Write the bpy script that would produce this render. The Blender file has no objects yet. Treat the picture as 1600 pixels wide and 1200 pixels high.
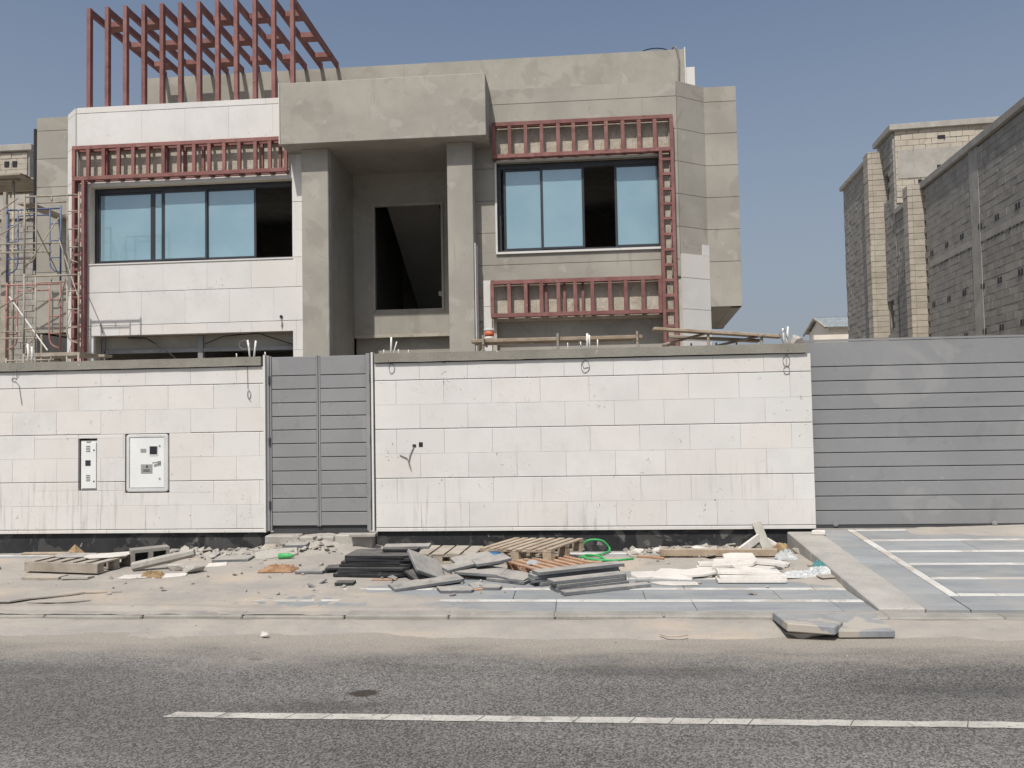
import bpy, bmesh, math, random
from mathutils import Vector, Matrix, Euler, noise
R = math.radians
rnd = random.Random(7)
scene = bpy.context.scene
COL = scene.collection

# ------------------------------------------------------------------ camera
CAM_Z = 1.75
yaw, pitch, roll = R(-4.559), R(2.283), R(-1.052)
fw = Vector((math.sin(yaw)*math.cos(pitch), math.cos(yaw)*math.cos(pitch), math.sin(pitch)))
r0 = Vector((math.cos(yaw), -math.sin(yaw), 0)); u0 = r0.cross(fw)
rt = math.cos(roll)*r0 + math.sin(roll)*u0
up = -math.sin(roll)*r0 + math.cos(roll)*u0
cd = bpy.data.cameras.new('camera'); cam = bpy.data.objects.new('camera', cd); COL.objects.link(cam)
cam.matrix_world = Matrix(((rt.x, up.x, -fw.x, 0), (rt.y, up.y, -fw.y, 0), (rt.z, up.z, -fw.z, CAM_Z), (0, 0, 0, 1)))
cd.sensor_fit = 'HORIZONTAL'; cd.sensor_width = 36; cd.lens = 36*1220/1600
cd.clip_start = 0.05; cd.clip_end = 6000
scene.camera = cam

# ------------------------------------------------------------------ sky and sun
EL, AZ = R(56), R(14.5)          # sun elevation; it stands behind the camera, 14.5 degrees to the left
sd = Vector((math.sin(AZ)*math.cos(EL), math.cos(AZ)*math.cos(EL), -math.sin(EL)))
w = bpy.data.worlds.new('World'); scene.world = w; w.use_nodes = True
wn = w.node_tree.nodes; wl = w.node_tree.links
bg = wn['Background']; sky = wn.new('ShaderNodeTexSky')
sky.sky_type = 'NISHITA'; sky.sun_disc = False
sky.sun_elevation = EL; sky.sun_rotation = math.atan2(-sd.x, -sd.y)
sky.air_density = 1.0; sky.dust_density = 3.0; sky.ozone_density = 1.2; sky.altitude = 0
# dusty Gulf air: the same pale haze all round, thickening evenly towards the horizon
tcw = wn.new('ShaderNodeTexCoord'); sxyz = wn.new('ShaderNodeSeparateXYZ'); wl.new(tcw.outputs['Generated'], sxyz.inputs[0])
mr = wn.new('ShaderNodeMapRange'); mr.interpolation_type = 'SMOOTHSTEP'; wl.new(sxyz.outputs[2], mr.inputs[0])
for i, v in enumerate((-.05, .62, .92, .10)): mr.inputs[i+1].default_value = v
mx = wn.new('ShaderNodeMix'); mx.data_type = 'RGBA'; wl.new(mr.outputs[0], mx.inputs[0])
wl.new(sky.outputs[0], mx.inputs[6]); mx.inputs[7].default_value = (2.85, 3.22, 3.75, 1)
wl.new(mx.outputs[2], bg.inputs[0]); bg.inputs[1].default_value = 0.105
sl = bpy.data.lights.new('sun', 'SUN'); sl.energy = 3.9; sl.angle = R(0.5); sl.color = (1.0, 0.955, 0.89)
sun = bpy.data.objects.new('sun', sl); COL.objects.link(sun); sun.location = (-20, -20, 40)
sun.rotation_euler = sd.to_track_quat('-Z', 'Y').to_euler()
vs = scene.view_settings
vs.view_transform = 'Standard'; vs.look = 'None'; vs.gamma = 1; vs.exposure = 0.05; vs.use_curve_mapping = False

# ------------------------------------------------------------------ materials
class NT:
    def __init__(s, name):
        s.m = bpy.data.materials.new(name); s.m.use_nodes = True
        s.t = s.m.node_tree; s.b = s.t.nodes['Principled BSDF']
        s.geo = s.t.nodes.new('ShaderNodeNewGeometry')
        s.pos = s.geo.outputs['Position']
    def n(s, typ, **k):
        o = s.t.nodes.new('ShaderNode' + typ)
        for a, v in k.items():
            if a.startswith('i_'):
                key = a[2:]
                key = int(key) if key.isdigit() else key
                s.inp(o, key, v)
            else: setattr(o, a, v)
        return o
    def inp(s, o, key, v):
        if hasattr(v, 'links'): s.t.links.new(v, o.inputs[key])
        else: o.inputs[key].default_value = v
    def noise(s, scale, detail=5, rough=.55, vec=None, dist=0):
        o = s.n('TexNoise', i_Scale=scale, i_Detail=detail, i_Roughness=rough, i_Distortion=dist)
        s.inp(o, 'Vector', vec if vec is not None else s.pos)
        return o.outputs['Fac']
    def scaled(s, v):
        o = s.n('VectorMath', operation='MULTIPLY'); s.inp(o, 0, s.pos); o.inputs[1].default_value = v
        return o.outputs[0]
    def ramp(s, fac, a, b, ca=0.0, cb=1.0):
        o = s.n('MapRange'); o.interpolation_type = 'SMOOTHSTEP'
        s.inp(o, 0, fac)
        for i, v in enumerate((a, b, ca, cb)): s.inp(o, i+1, v)
        return o.outputs[0]
    def math(s, op, a, b=0.0):
        o = s.n('Math', operation=op); s.inp(o, 0, a); s.inp(o, 1, b); return o.outputs[0]
    def mix(s, fac, a, b, blend='MIX'):
        o = s.n('Mix', data_type='RGBA', blend_type=blend)
        s.inp(o, 0, fac)
        for k, v in ((6, a), (7, b)):
            if hasattr(v, 'links'): s.t.links.new(v, o.inputs[k])
            else: o.inputs[k].default_value = (*v, 1) if len(v) == 3 else v
        return o.outputs[2]
    def bump(s, h, strength=.3, dist=.01):
        o = s.n('Bump', i_Strength=strength, i_Distance=dist); s.inp(o, 'Height', h)
        s.t.links.new(o.outputs[0], s.b.inputs['Normal'])
    def rand(s):
        return s.n('ObjectInfo').outputs['Random']
    def sep(s):
        o = s.n('SeparateXYZ'); s.inp(o, 0, s.pos); return o.outputs
    def done(s, col, rough=.8, metal=0, spec=.3):
        s.inp(s.b, 'Base Color', col if hasattr(col, 'links') else (*col, 1))
        s.inp(s.b, 'Roughness', rough); s.b.inputs['Metallic'].default_value = metal
        s.b.inputs['Specular IOR Level'].default_value = spec
        return s.m

def pmat(name, c1, c2, scale=1.5, rough=.85, bscale=60, bstr=.25, bdist=.004, rv=0.0,
         spots=None, streak=None, metal=0, spec=.25, fine=.12, dust=0):
    """mottled surface: two tones, fine grain, per-object tone, optional spots (colour, scale, threshold) and drips (colour, amount)"""
    t = NT(name)
    f = t.ramp(t.noise(scale, 7, .62), .3, .7)
    col = t.mix(f, c1, c2)
    if fine:
        g = t.ramp(t.noise(bscale*1.7, 3, .6), .25, .75, 1-fine, 1+fine)
        col = t.mix(1.0, col, t.n('CombineColor', i_0=g, i_1=g, i_2=g).outputs[0], 'MULTIPLY')
    if rv:
        g = t.n('MapRange', i_0=t.rand(), i_3=1-rv, i_4=1+rv).outputs[0]
        col = t.mix(1.0, col, t.n('CombineColor', i_0=g, i_1=g, i_2=g).outputs[0], 'MULTIPLY')
    if spots:
        for (c, sc, th, amt) in spots:
            col = t.mix(t.math('MULTIPLY', t.ramp(t.noise(sc, 3, .5, dist=.6), th, th+.05), amt), col, c)
    if streak:
        c, amt, sx, sz = streak
        a = t.noise(1.0, 5, .65, vec=t.scaled((sx, sx, sz)))
        b = t.ramp(t.noise(.9, 3), .42, .65)
        col = t.mix(t.math('MULTIPLY', t.math('MULTIPLY', t.ramp(a, .55, .72), b), amt), col, c)
    if dust:      # settled site dust on whatever faces up; grey_slab also paints lit tops with it
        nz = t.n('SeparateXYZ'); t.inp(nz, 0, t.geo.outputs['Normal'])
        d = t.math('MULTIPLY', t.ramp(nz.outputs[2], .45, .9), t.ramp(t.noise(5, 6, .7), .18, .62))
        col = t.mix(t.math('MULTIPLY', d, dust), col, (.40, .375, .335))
    t.bump(t.math('ADD', t.noise(bscale, 5, .6), t.math('MULTIPLY', t.noise(scale*4, 3), 1.5)), bstr, bdist)
    return t.done(col, rough, metal, spec)

def stone_mat():
    t = NT('limestone')
    f = t.ramp(t.noise(2.2, 7, .65), .3, .7)
    col = t.mix(f, (.575, .568, .545), (.65, .643, .62))
    # each slab has its own tone
    rr = t.rand()
    col = t.mix(t.math('MULTIPLY', t.ramp(rr, .5, 1.0), .4), col, (.625, .585, .54))
    g = t.n('MapRange', i_0=t.math('FRACT', t.math('MULTIPLY', rr, 7.31)), i_3=.965, i_4=1.02).outputs[0]
    col = t.mix(1.0, col, t.n('CombineColor', i_0=g, i_1=g, i_2=g).outputs[0], 'MULTIPLY')
    # pits and veins
    pit = t.ramp(t.noise(19, 3, .55, dist=1.2), .665, .705)
    pit = t.math('MULTIPLY', pit, t.ramp(t.noise(1.7, 3), .45, .62))
    col = t.mix(t.math('MULTIPLY', pit, .85), col, (.20, .185, .165))
    v = t.math('ABSOLUTE', t.math('SUBTRACT', t.noise(3.5, 4, .6, dist=1.8), .5))
    vein = t.math('MULTIPLY', t.ramp(v, .012, .0), t.ramp(t.noise(1.2, 2), .5, .62))
    col = t.mix(t.math('MULTIPLY', vein, .35), col, (.45, .41, .37))
    # splashed grey drips low on the wall
    z = t.sep()[2]
    a = t.ramp(t.noise(1.0, 4, .6, vec=t.scaled((22, 22, 1.3))), .52, .66)
    a = t.math('MULTIPLY', a, t.ramp(z, 1.3, .6))
    a = t.math('MULTIPLY', a, t.ramp(t.noise(.8, 3), .40, .6))
    col = t.mix(t.math('MULTIPLY', a, .75), col, (.40, .38, .35))
    dirt = t.math('MULTIPLY', t.ramp(t.noise(1.1, 7, .75), .46, .75), .45)
    col = t.mix(dirt, col, (.51, .495, .46))
    smear = t.math('MULTIPLY', t.ramp(t.noise(3.2, 8, .8, dist=.8), .60, .70), .4)
    col = t.mix(smear, col, (.46, .448, .42))
    t.bump(t.math('SUBTRACT', t.noise(90, 3), t.math('MULTIPLY', pit, 2.0)), .18, .003)
    return t.done(col, .75, 0, .3)

def asphalt_mat():
    t = NT('asphalt')
    vor = t.n('TexVoronoi', i_Scale=105.0); t.inp(vor, 'Vector', t.pos)
    g = t.n('RGBToBW'); t.inp(g, 0, vor.outputs['Color'])
    agg = t.ramp(g.outputs[0], .1, .95)
    col = t.mix(agg, (.070, .068, .064), (.245, .236, .223))
    n2 = t.noise(80, 4, .75)
    col = t.mix(t.ramp(n2, .52, .75), col, (.042, .041, .04))
    col = t.mix(t.ramp(t.noise(230, 2, .6), .64, .72), col, (.34, .33, .31))
    big = t.ramp(t.noise(.55, 6, .6, vec=t.scaled((.35, 1.3, 1))), .35, .68, .78, 1.18)
    col = t.mix(1.0, col, t.n('CombineColor', i_0=big, i_1=big, i_2=big).outputs[0], 'MULTIPLY')
    x, y, z = t.sep()
    def spot(cx, cy, ax, ay, c, amt, col, soft=.5):
        dx = t.math('DIVIDE', t.math('SUBTRACT', x, cx), ax); dy = t.math('DIVIDE', t.math('SUBTRACT', y, cy), ay)
        d = t.math('SQRT', t.math('ADD', t.math('MULTIPLY', dx, dx), t.math('MULTIPLY', dy, dy)))
        d = t.math('ADD', d, t.math('MULTIPLY', t.math('SUBTRACT', t.noise(9, 4), .5), 1.1))
        return t.mix(t.math('MULTIPLY', t.ramp(d, 1.0, 1.0-soft), amt), col, c)
    col = spot(-1.37, 4.95, .11, .075, (.035, .027, .02), .85, col, .35)
    col = spot(-2.37, 5.62, .075, .045, (.03, .028, .026), .85, col, .35)
    col = spot(.45, 5.42, 1.1, .22, (.05, .049, .047), .5, col, .8)
    col = spot(2.6, 5.1, 1.6, .2, (.05, .05, .05), .45, col, .9)
    col = spot(-1.55, 4.72, .8, .14, (.045, .042, .04), .45, col, .8)
    col = spot(-4.0, 5.35, 1.6, .2, (.06, .06, .06), .4, col, .9)
    # pale worn wheel path and blown sand towards the kerb
    edge = t.math('ADD', y, t.math('MULTIPLY', t.math('SUBTRACT', t.noise(1.3, 6, .65, vec=t.scaled((.5, 1.4, 1))), .5), 1.3))
    dust = t.ramp(edge, 5.35, 6.15)
    grain = t.ramp(t.noise(70, 3, .7), .35, .65, .55, 1.0)
    col = t.mix(t.math('MULTIPLY', dust, t.math('MULTIPLY', grain, .95)), col, (.37, .335, .285))
    t.bump(t.math('ADD', g.outputs[0], t.math('MULTIPLY', n2, 1.0)), .55, .006)
    return t.done(col, .9, 0, .2)

def sand_mat():
    t = NT('sand')
    f = t.ramp(t.noise(1.6, 8, .65), .3, .7)
    col = t.mix(f, (.30, .283, .258), (.385, .352, .308))
    col = t.mix(t.ramp(t.noise(.9, 4), .5, .7), col, (.425, .365, .30))
    col = t.mix(t.math('MULTIPLY', t.ramp(t.noise(1.0, 6, .7, vec=t.scaled((.7, 3.2, 1))), .5, .7), .55), col, (.295, .285, .268))
    col = t.mix(t.math('MULTIPLY', t.ramp(t.noise(9, 5, .75), .58, .72), .35), col, (.23, .215, .19))
    col = t.mix(t.math('MULTIPLY', t.ramp(t.noise(140, 3, .7), .60, .72), .5), col, (.22, .2, .175))
    col = t.mix(t.math('MULTIPLY', t.ramp(t.noise(60, 3, .7), .66, .74), .5), col, (.5, .46, .4))
    t.bump(t.math('ADD', t.noise(90, 5, .7), t.math('MULTIPLY', t.noise(14, 4), 2.0)), .5, .008)
    return t.done(col, .95, 0, .1)

def paver_mat():
    t = NT('blue_grey_paving')
    f = t.ramp(t.noise(1.0, 7, .65, vec=t.scaled((1.2, 5, 1))), .3, .7)
    col = t.mix(f, (.21, .225, .236), (.285, .298, .305))
    g = t.n('MapRange', i_0=t.rand(), i_3=.93, i_4=1.06).outputs[0]
    col = t.mix(1.0, col, t.n('CombineColor', i_0=g, i_1=g, i_2=g).outputs[0], 'MULTIPLY')
    d = t.ramp(t.noise(1.4, 8, .7), .42, .66)
    col = t.mix(t.math('MULTIPLY', d, .42), col, (.34, .325, .295))
    col = t.mix(t.math('MULTIPLY', t.ramp(t.noise(120, 2), .64, .7), .3), col, (.12, .12, .125))
    t.bump(t.noise(70, 5, .6), .25, .003)
    return t.done(col, .85, 0, .25)

def film_mat():
    t = NT('blue_film_glass')
    f = t.ramp(t.noise(1.2, 4), .3, .7)
    col = t.mix(f, (.235, .385, .455), (.285, .43, .485))
    t.b.inputs['Coat Weight'].default_value = 1.0; t.b.inputs['Coat Roughness'].default_value = .01
    t.b.inputs['Coat IOR'].default_value = 1.9
    t.bump(t.noise(1.3, 2), .03, .02)
    return t.done(col, .12, .25, .5)

M = {}
M['stone'] = stone_mat()
M['asphalt'] = asphalt_mat()
M['sand'] = sand_mat()
M['paver'] = paver_mat()
M['film'] = film_mat()
M['plaster'] = pmat('grey_render', (.285, .272, .238), (.36, .343, .30), .9, .9, 45, .14, .003, .035, fine=.05,
                    spots=[((.23, .21, .18), 1.3, .58, .35), ((.42, .40, .36), 2.2, .62, .4), ((.24, .225, .195), 7, .66, .3)],
                    streak=((.22, .205, .18), .5, 9, .7))
M['plaster_dark'] = pmat('interior_render', (.42, .41, .385), (.50, .485, .455), .8, .9, 30, .2, .004)
M['raw'] = pmat('raw_concrete', (.36, .325, .265), (.47, .43, .36), 3, .95, 25, .6, .012,
                spots=[((.15, .13, .105), 26, .66, .7), ((.55, .51, .44), 6, .62, .5)], streak=((.13, .11, .09), .85, 34, 5))
M['concrete'] = pmat('site_concrete', (.30, .285, .255), (.385, .37, .335), 2.5, .92, 50, .4, .005, .05,
                     spots=[((.5, .48, .45), 5, .68, .5), ((.19, .18, .16), 4, .66, .4)], dust=0.4)
M['band'] = pmat('band_concrete', (.30, .29, .265), (.385, .37, .34), 3, .92, 60, .4, .004, .05,
                 spots=[((.24, .225, .2), 5, .64, .4)])
M['kerb'] = pmat('kerb_concrete', (.24, .228, .205), (.33, .315, .285), 3, .92, 60, .4, .004, .05,
                 spots=[((.24, .225, .2), 5, .64, .4)])
M['coping'] = pmat('coping_concrete', (.20, .192, .165), (.27, .257, .222), 2.0, .92, 45, .5, .006, .0,
                   spots=[((.50, .49, .46), 9, .715, .8)])
M['bitumen'] = pmat('black_bitumen', (.012, .013, .015), (.028, .029, .032), 3, .7, 30, .4, .006, 0,
                    spots=[((.07, .068, .065), 5, .54, .7), ((.15, .145, .135), 4.2, .64, .7), ((.3, .29, .27), 9, .70, .6)],
                    streak=((.13, .125, .12), .7, 14, 1.2), spec=.4)
M['gate'] = pmat('gate_grey_paint', (.22, .224, .228), (.25, .253, .256), 1.2, .5, 12, .03, .002, .02, spec=.4, fine=.02,
                 spots=[((.33, .325, .31), 1.4, .62, .3), ((.36, .355, .345), 14, .70, .35), ((.18, .18, .178), 3, .62, .3)])
M['gate_dark'] = pmat('gate_seam', (.05, .052, .055), (.06, .062, .066), 2, .6, 40, .05, .002)
M['alu'] = pmat('dark_aluminium', (.025, .028, .034), (.035, .039, .046), 3, .4, 40, .04, .002, spec=.5)
M['grey_steel'] = pmat('grey_steel', (.20, .21, .215), (.27, .275, .275), 3, .55, 40, .1, .002)
M['red'] = pmat('red_oxide_primer', (.185, .08, .073), (.255, .125, .113), 4, .7, 50, .2, .003, .12,
                spots=[((.36, .23, .20), 5, .67, .45), ((.12, .055, .05), 7, .66, .6)], fine=.08)
M['cabinet'] = pmat('cabinet_enamel', (.66, .68, .67), (.71, .73, .715), 3, .4, 40, .03, .002, spec=.45, fine=.02)
M['cabinet_frame'] = pmat('cabinet_frame', (.50, .505, .50), (.58, .585, .575), 3, .45, 40, .05, .002)
M['black'] = pmat('black_plastic', (.02, .02, .024), (.03, .03, .034), 4, .5, 40, .05, .002)
M['label_grey'] = pmat('grey_plate', (.25, .25, .245), (.31, .31, .30), 20, .5, 60, .05, .002)
M['dark_slab'] = pmat('dark_slab', (.018, .019, .022), (.036, .038, .041), 4, .8, 60, .3, .003, .12,
                      spots=[((.16, .155, .145), 6, .66, .5)], dust=0.3)
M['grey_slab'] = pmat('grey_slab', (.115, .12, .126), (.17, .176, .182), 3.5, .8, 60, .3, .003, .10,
                      spots=[((.34, .325, .3), 5, .64, .5), ((.12, .12, .125), 6, .66, .5)], streak=((.33, .32, .3), .4, 12, 12), dust=0.85)  # tops lightened beyond real dust and base darkened to paint shaded edges
M['kerb_slab'] = pmat('sandy_paving_slab', (.20, .212, .228), (.27, .28, .29), 4, .85, 60, .3, .003, .04, spots=[((.40, .36, .30), 3.0, .50, .85)], dust=.3)
M['white_slab'] = pmat('white_broken_stone', (.57, .54, .495), (.69, .66, .62), 4, .85, 60, .3, .004, .06,
                       spots=[((.42, .38, .33), 6, .66, .5)], dust=0.35)
M['wood'] = pmat('pallet_wood', (.27, .21, .15), (.39, .315, .235), 5, .85, 45, .4, .004, .12,
                 streak=((.20, .15, .10), .5, 22, 22), dust=0.3)
M['wood_grey'] = pmat('weathered_wood', (.27, .235, .19), (.38, .335, .275), 5, .9, 45, .4, .004, .1,
                      streak=((.2, .17, .135), .5, 20, 20), dust=0.4)
M['wood_orange'] = pmat('orange_wood', (.34, .19, .11), (.45, .28, .175), 5, .85, 45, .35, .004, .1, dust=0.3)
M['cardboard'] = pmat('brown_cardboard', (.23, .155, .085), (.36, .26, .155), 9, .9, 40, .3, .004, .1)
M['rust_cloth'] = pmat('rust_cloth', (.21, .115, .062), (.37, .235, .145), 14, .95, 60, .4, .004)
M['scaf_beige'] = pmat('scaffold_dusty', (.27, .235, .19), (.39, .35, .29), 5, .7, 60, .3, .003, .08, spots=[((.16, .115, .085), 7, .60, .7)])
M['scaf_blue'] = pmat('scaffold_blue', (.085, .12, .22), (.14, .18, .28), 5, .65, 60, .3, .003, .05, spots=[((.4, .37, .33), 6, .62, .6)])
M['scaf_red'] = pmat('scaffold_red', (.30, .13, .115), (.40, .22, .19), 5, .65, 60, .3, .003, .05, spots=[((.45, .4, .35), 6, .60, .7)])
M['pvc'] = pmat('pvc_pipe', (.68, .67, .63), (.76, .75, .71), 6, .5, 40, .05, .002)
M['wire'] = pmat('grey_wire', (.16, .155, .15), (.24, .235, .225), 9, .6, 40, .05, .002)
M['hose'] = pmat('green_hose', (.04, .30, .09), (.07, .38, .13), 8, .45, 40, .05, .002)
M['green'] = pmat('green_can', (.06, .33, .10), (.10, .42, .16), 9, .45, 40, .05, .002)
M['blue'] = pmat('blue_tub', (.02, .13, .30), (.04, .19, .38), 6, .5, 40, .05, .002)
M['bag'] = pmat('clear_plastic_bag', (.38, .40, .40), (.50, .52, .52), 9, .4, 40, .08, .004, spec=.5)
M['bag_teal'] = pmat('teal_wrapper', (.05, .22, .22), (.12, .32, .32), 9, .4, 40, .3, .01)
M['bucket'] = pmat('white_bucket', (.62, .60, .56), (.70, .68, .64), 8, .5, 40, .05, .002)
M['orange'] = pmat('orange_print', (.50, .11, .05), (.60, .17, .09), 12, .55, 40, .05, .002)
M['line'] = pmat('worn_white_paint', (.36, .35, .315), (.50, .49, .445), 5, .8, 130, .4, .003, 0,
                 spots=[((.19, .183, .17), 60, .60, .75), ((.24, .23, .215), 12, .60, .7)])
M['strip'] = pmat('white_paving_strip', (.46, .45, .42), (.58, .57, .54), 3, .85, 60, .2, .003, .03,
                  spots=[((.38, .345, .295), 2.5, .52, .75)])
M['block'] = pmat('concrete_block', (.25, .238, .215), (.325, .31, .282), 2.2, .95, 40, .5, .006, .10,
                  spots=[((.20, .19, .17), 2.0, .62, .5)])
M['block_tan'] = pmat('tan_block', (.355, .32, .265), (.435, .395, .33), 2.5, .95, 40, .5, .006, .09,
                      spots=[((.27, .24, .2), 2.5, .64, .5)])
M['mortar'] = pmat('mortar', (.235, .223, .20), (.29, .275, .25), 2, .95, 40, .4, .005)
M['cream'] = pmat('cream_wall', (.66, .60, .51), (.74, .68, .59), 1, .9, 30, .1, .004)
M['roof_tile'] = pmat('grey_roof_tile', (.22, .25, .27), (.30, .33, .34), 4, .8, 30, .2, .004, .1)
M['rubble'] = pmat('rubble', (.30, .28, .25), (.45, .42, .37), 7, .95, 60, .5, .005, .15)

# ------------------------------------------------------------------ mesh helpers
class MB:
    def __init__(s): s.v = []; s.f = []
    def add(s, vs, fs):
        o = len(s.v); s.v += [tuple(p) for p in vs]; s.f += [tuple(i+o for i in f) for f in fs]; return s
    def box(s, x0, x1, y0, y1, z0, z1, mat=None):
        vs = [Vector((x, y, z)) for z in (z0, z1) for y in (y0, y1) for x in (x0, x1)]
        if mat is not None: vs = [mat @ p for p in vs]
        return s.add(vs, [(0, 2, 3, 1), (4, 5, 7, 6), (0, 1, 5, 4), (2, 6, 7, 3), (0, 4, 6, 2), (1, 3, 7, 5)])
    def bar(s, a, b, wx, wz, up=(0, 0, 1)):
        """square bar between two points"""
        a, b = Vector(a), Vector(b); d = (b-a); L = d.length; d.normalize()
        upv = Vector(up)
        if abs(d.dot(upv)) > .99: upv = Vector((0, 1, 0))
        x = d.cross(upv).normalized(); z = x.cross(d)
        m = Matrix(((x.x, d.x, z.x, a.x), (x.y, d.y, z.y, a.y), (x.z, d.z, z.z, a.z), (0, 0, 0, 1)))
        return s.box(-wx/2, wx/2, 0, L, -wz/2, wz/2, m)
    def prism(s, poly, z0, z1):
        n = len(poly)
        vs = [(x, y, z0) for x, y in poly] + [(x, y, z1) for x, y in poly]
        return s.add(vs, [tuple(reversed(range(n))), tuple(range(n, 2*n))] + [(i, (i+1) % n, n+(i+1) % n, n+i) for i in range(n)])
    def tube(s, pts, r, n=8, closed=False):
        pts = [Vector(p) for p in pts]; N = len(pts); rings = []
        pn = None
        for i, p in enumerate(pts):
            a = pts[max(i-1, 0)]; b = pts[min(i+1, N-1)]
            d = (b-a).normalized()
            u = (pn - d*pn.dot(d)) if pn is not None else d.orthogonal()
            u = u.normalized() if u.length > 1e-6 else d.orthogonal().normalized()
            pn = u; v = d.cross(u)
            rr = r[i] if isinstance(r, (list, tuple)) else r
            rings.append([p + (u*math.cos(2*math.pi*k/n) + v*math.sin(2*math.pi*k/n))*rr for k in range(n)])
        vs = [q for ring in rings for q in ring]; fs = []
        for i in range(N-1):
            for k in range(n):
                fs.append((i*n+k, i*n+(k+1) % n, (i+1)*n+(k+1) % n, (i+1)*n+k))
        fs += [tuple(reversed(range(n))), tuple(range((N-1)*n, N*n))]
        return s.add(vs, fs)
    def lathe(s, prof, n=16, c=(0, 0, 0)):
        vs = [(c[0]+r*math.cos(2*math.pi*k/n), c[1]+r*math.sin(2*math.pi*k/n), c[2]+z) for r, z in prof for k in range(n)]
        fs = [(i*n+k, i*n+(k+1) % n, (i+1)*n+(k+1) % n, (i+1)*n+k) for i in range(len(prof)-1) for k in range(n)]
        fs += [tuple(reversed(range(n))), tuple(range((len(prof)-1)*n, len(prof)*n))]
        return s.add(vs, fs)
    def build(s, name, mat, parent=None, smooth=False, bevel=0, loc=None, rot=None):
        me = bpy.data.meshes.new(name)
        off = Vector((0, 0, 0))
        if parent is not None and loc is None: off = wloc(parent)
        me.from_pydata([tuple(Vector(p)-off) for p in s.v], [], s.f); me.update()
        if bevel:
            bm = bmesh.new(); bm.from_mesh(me)
            bmesh.ops.bevel(bm, geom=list(bm.edges), offset=bevel, segments=1, affect='EDGES', profile=.5)
            bm.to_mesh(me); bm.free()
        if smooth: me.polygons.foreach_set('use_smooth', [True]*len(me.polygons))
        me.materials.append(M[mat] if isinstance(mat, str) else mat)
        o = bpy.data.objects.new(name, me); COL.objects.link(o)
        if parent is not None: o.parent = parent
        if loc is not None: o.location = loc
        if rot is not None: o.rotation_euler = rot
        return o
def wloc(o):
    v = Vector(o.location)
    while o.parent: o = o.parent; v += Vector(o.location)
    return v
def tag(o, label=None, cat=None, group=None, kind=None):
    if label: o['label'] = label
    if cat: o['category'] = cat
    if group: o['group'] = group
    if kind: o['kind'] = kind
    return o
def thing(name, label, cat, loc=(0, 0, 0), group=None, rz=0):
    o = bpy.data.objects.new(name, None); COL.objects.link(o); o.location = loc; o.rotation_euler = (0, 0, rz)
    o.empty_display_size = .2
    return tag(o, label, cat, group)
def structure(o): return tag(o, kind='structure')

def wallgrid(p0, p1, z0, z1, th, holes=()):
    """upright wall from p0 to p1, front on the right-hand side of the walk; holes are (u0,u1,z0,z1)"""
    m = MB(); p0, p1 = Vector(p0), Vector(p1); d = (p1-p0); L = d.length; d.normalize(); n = Vector((d.y, -d.x))
    us = sorted({0, L, *[max(0, min(L, h[i])) for h in holes for i in (0, 1)]})
    zs = sorted({z0, z1, *[max(z0, min(z1, h[i])) for h in holes for i in (2, 3)]})
    def P(u, z, t): q = p0 + d*u - n*t; return (q.x, q.y, z)
    def solid(i, j):
        if i < 0 or j < 0 or i >= len(us)-1 or j >= len(zs)-1: return False
        uc, zc = (us[i]+us[i+1])/2, (zs[j]+zs[j+1])/2
        return not any(h[0] < uc < h[1] and h[2] < zc < h[3] for h in holes)
    for i in range(len(us)-1):
        for j in range(len(zs)-1):
            if not solid(i, j): continue
            a, b, c, e = us[i], us[i+1], zs[j], zs[j+1]
            m.add([P(a, c, 0), P(b, c, 0), P(b, e, 0), P(a, e, 0)], [(0, 1, 2, 3)])
            m.add([P(a, c, th), P(b, c, th), P(b, e, th), P(a, e, th)], [(3, 2, 1, 0)])
            if not solid(i-1, j): m.add([P(a, c, 0), P(a, e, 0), P(a, e, th), P(a, c, th)], [(0, 1, 2, 3)])
            if not solid(i+1, j): m.add([P(b, c, 0), P(b, c, th), P(b, e, th), P(b, e, 0)], [(0, 1, 2, 3)])
            if not solid(i, j-1): m.add([P(a, c, 0), P(a, c, th), P(b, c, th), P(b, c, 0)], [(0, 1, 2, 3)])
            if not solid(i, j+1): m.add([P(a, e, 0), P(b, e, 0), P(b, e, th), P(a, e, th)], [(0, 1, 2, 3)])
    return m

def cut(rect, holes):
    out = [rect]
    for h in holes:
        nxt = []
        for (a, b, c, d) in out:
            if h[1] <= a or h[0] >= b or h[3] <= c or h[2] >= d: nxt.append((a, b, c, d)); continue
            if h[2] > c: nxt.append((a, b, c, h[2]))
            if h[3] < d: nxt.append((a, b, h[3], d))
            lo, hi = max(c, h[2]), min(d, h[3])
            if h[0] > a: nxt.append((a, h[0], lo, hi))
            if h[1] < b: nxt.append((h[1], b, lo, hi))
        out = nxt
    return [r for r in out if r[1]-r[0] > .015 and r[3]-r[2] > .015]

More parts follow.
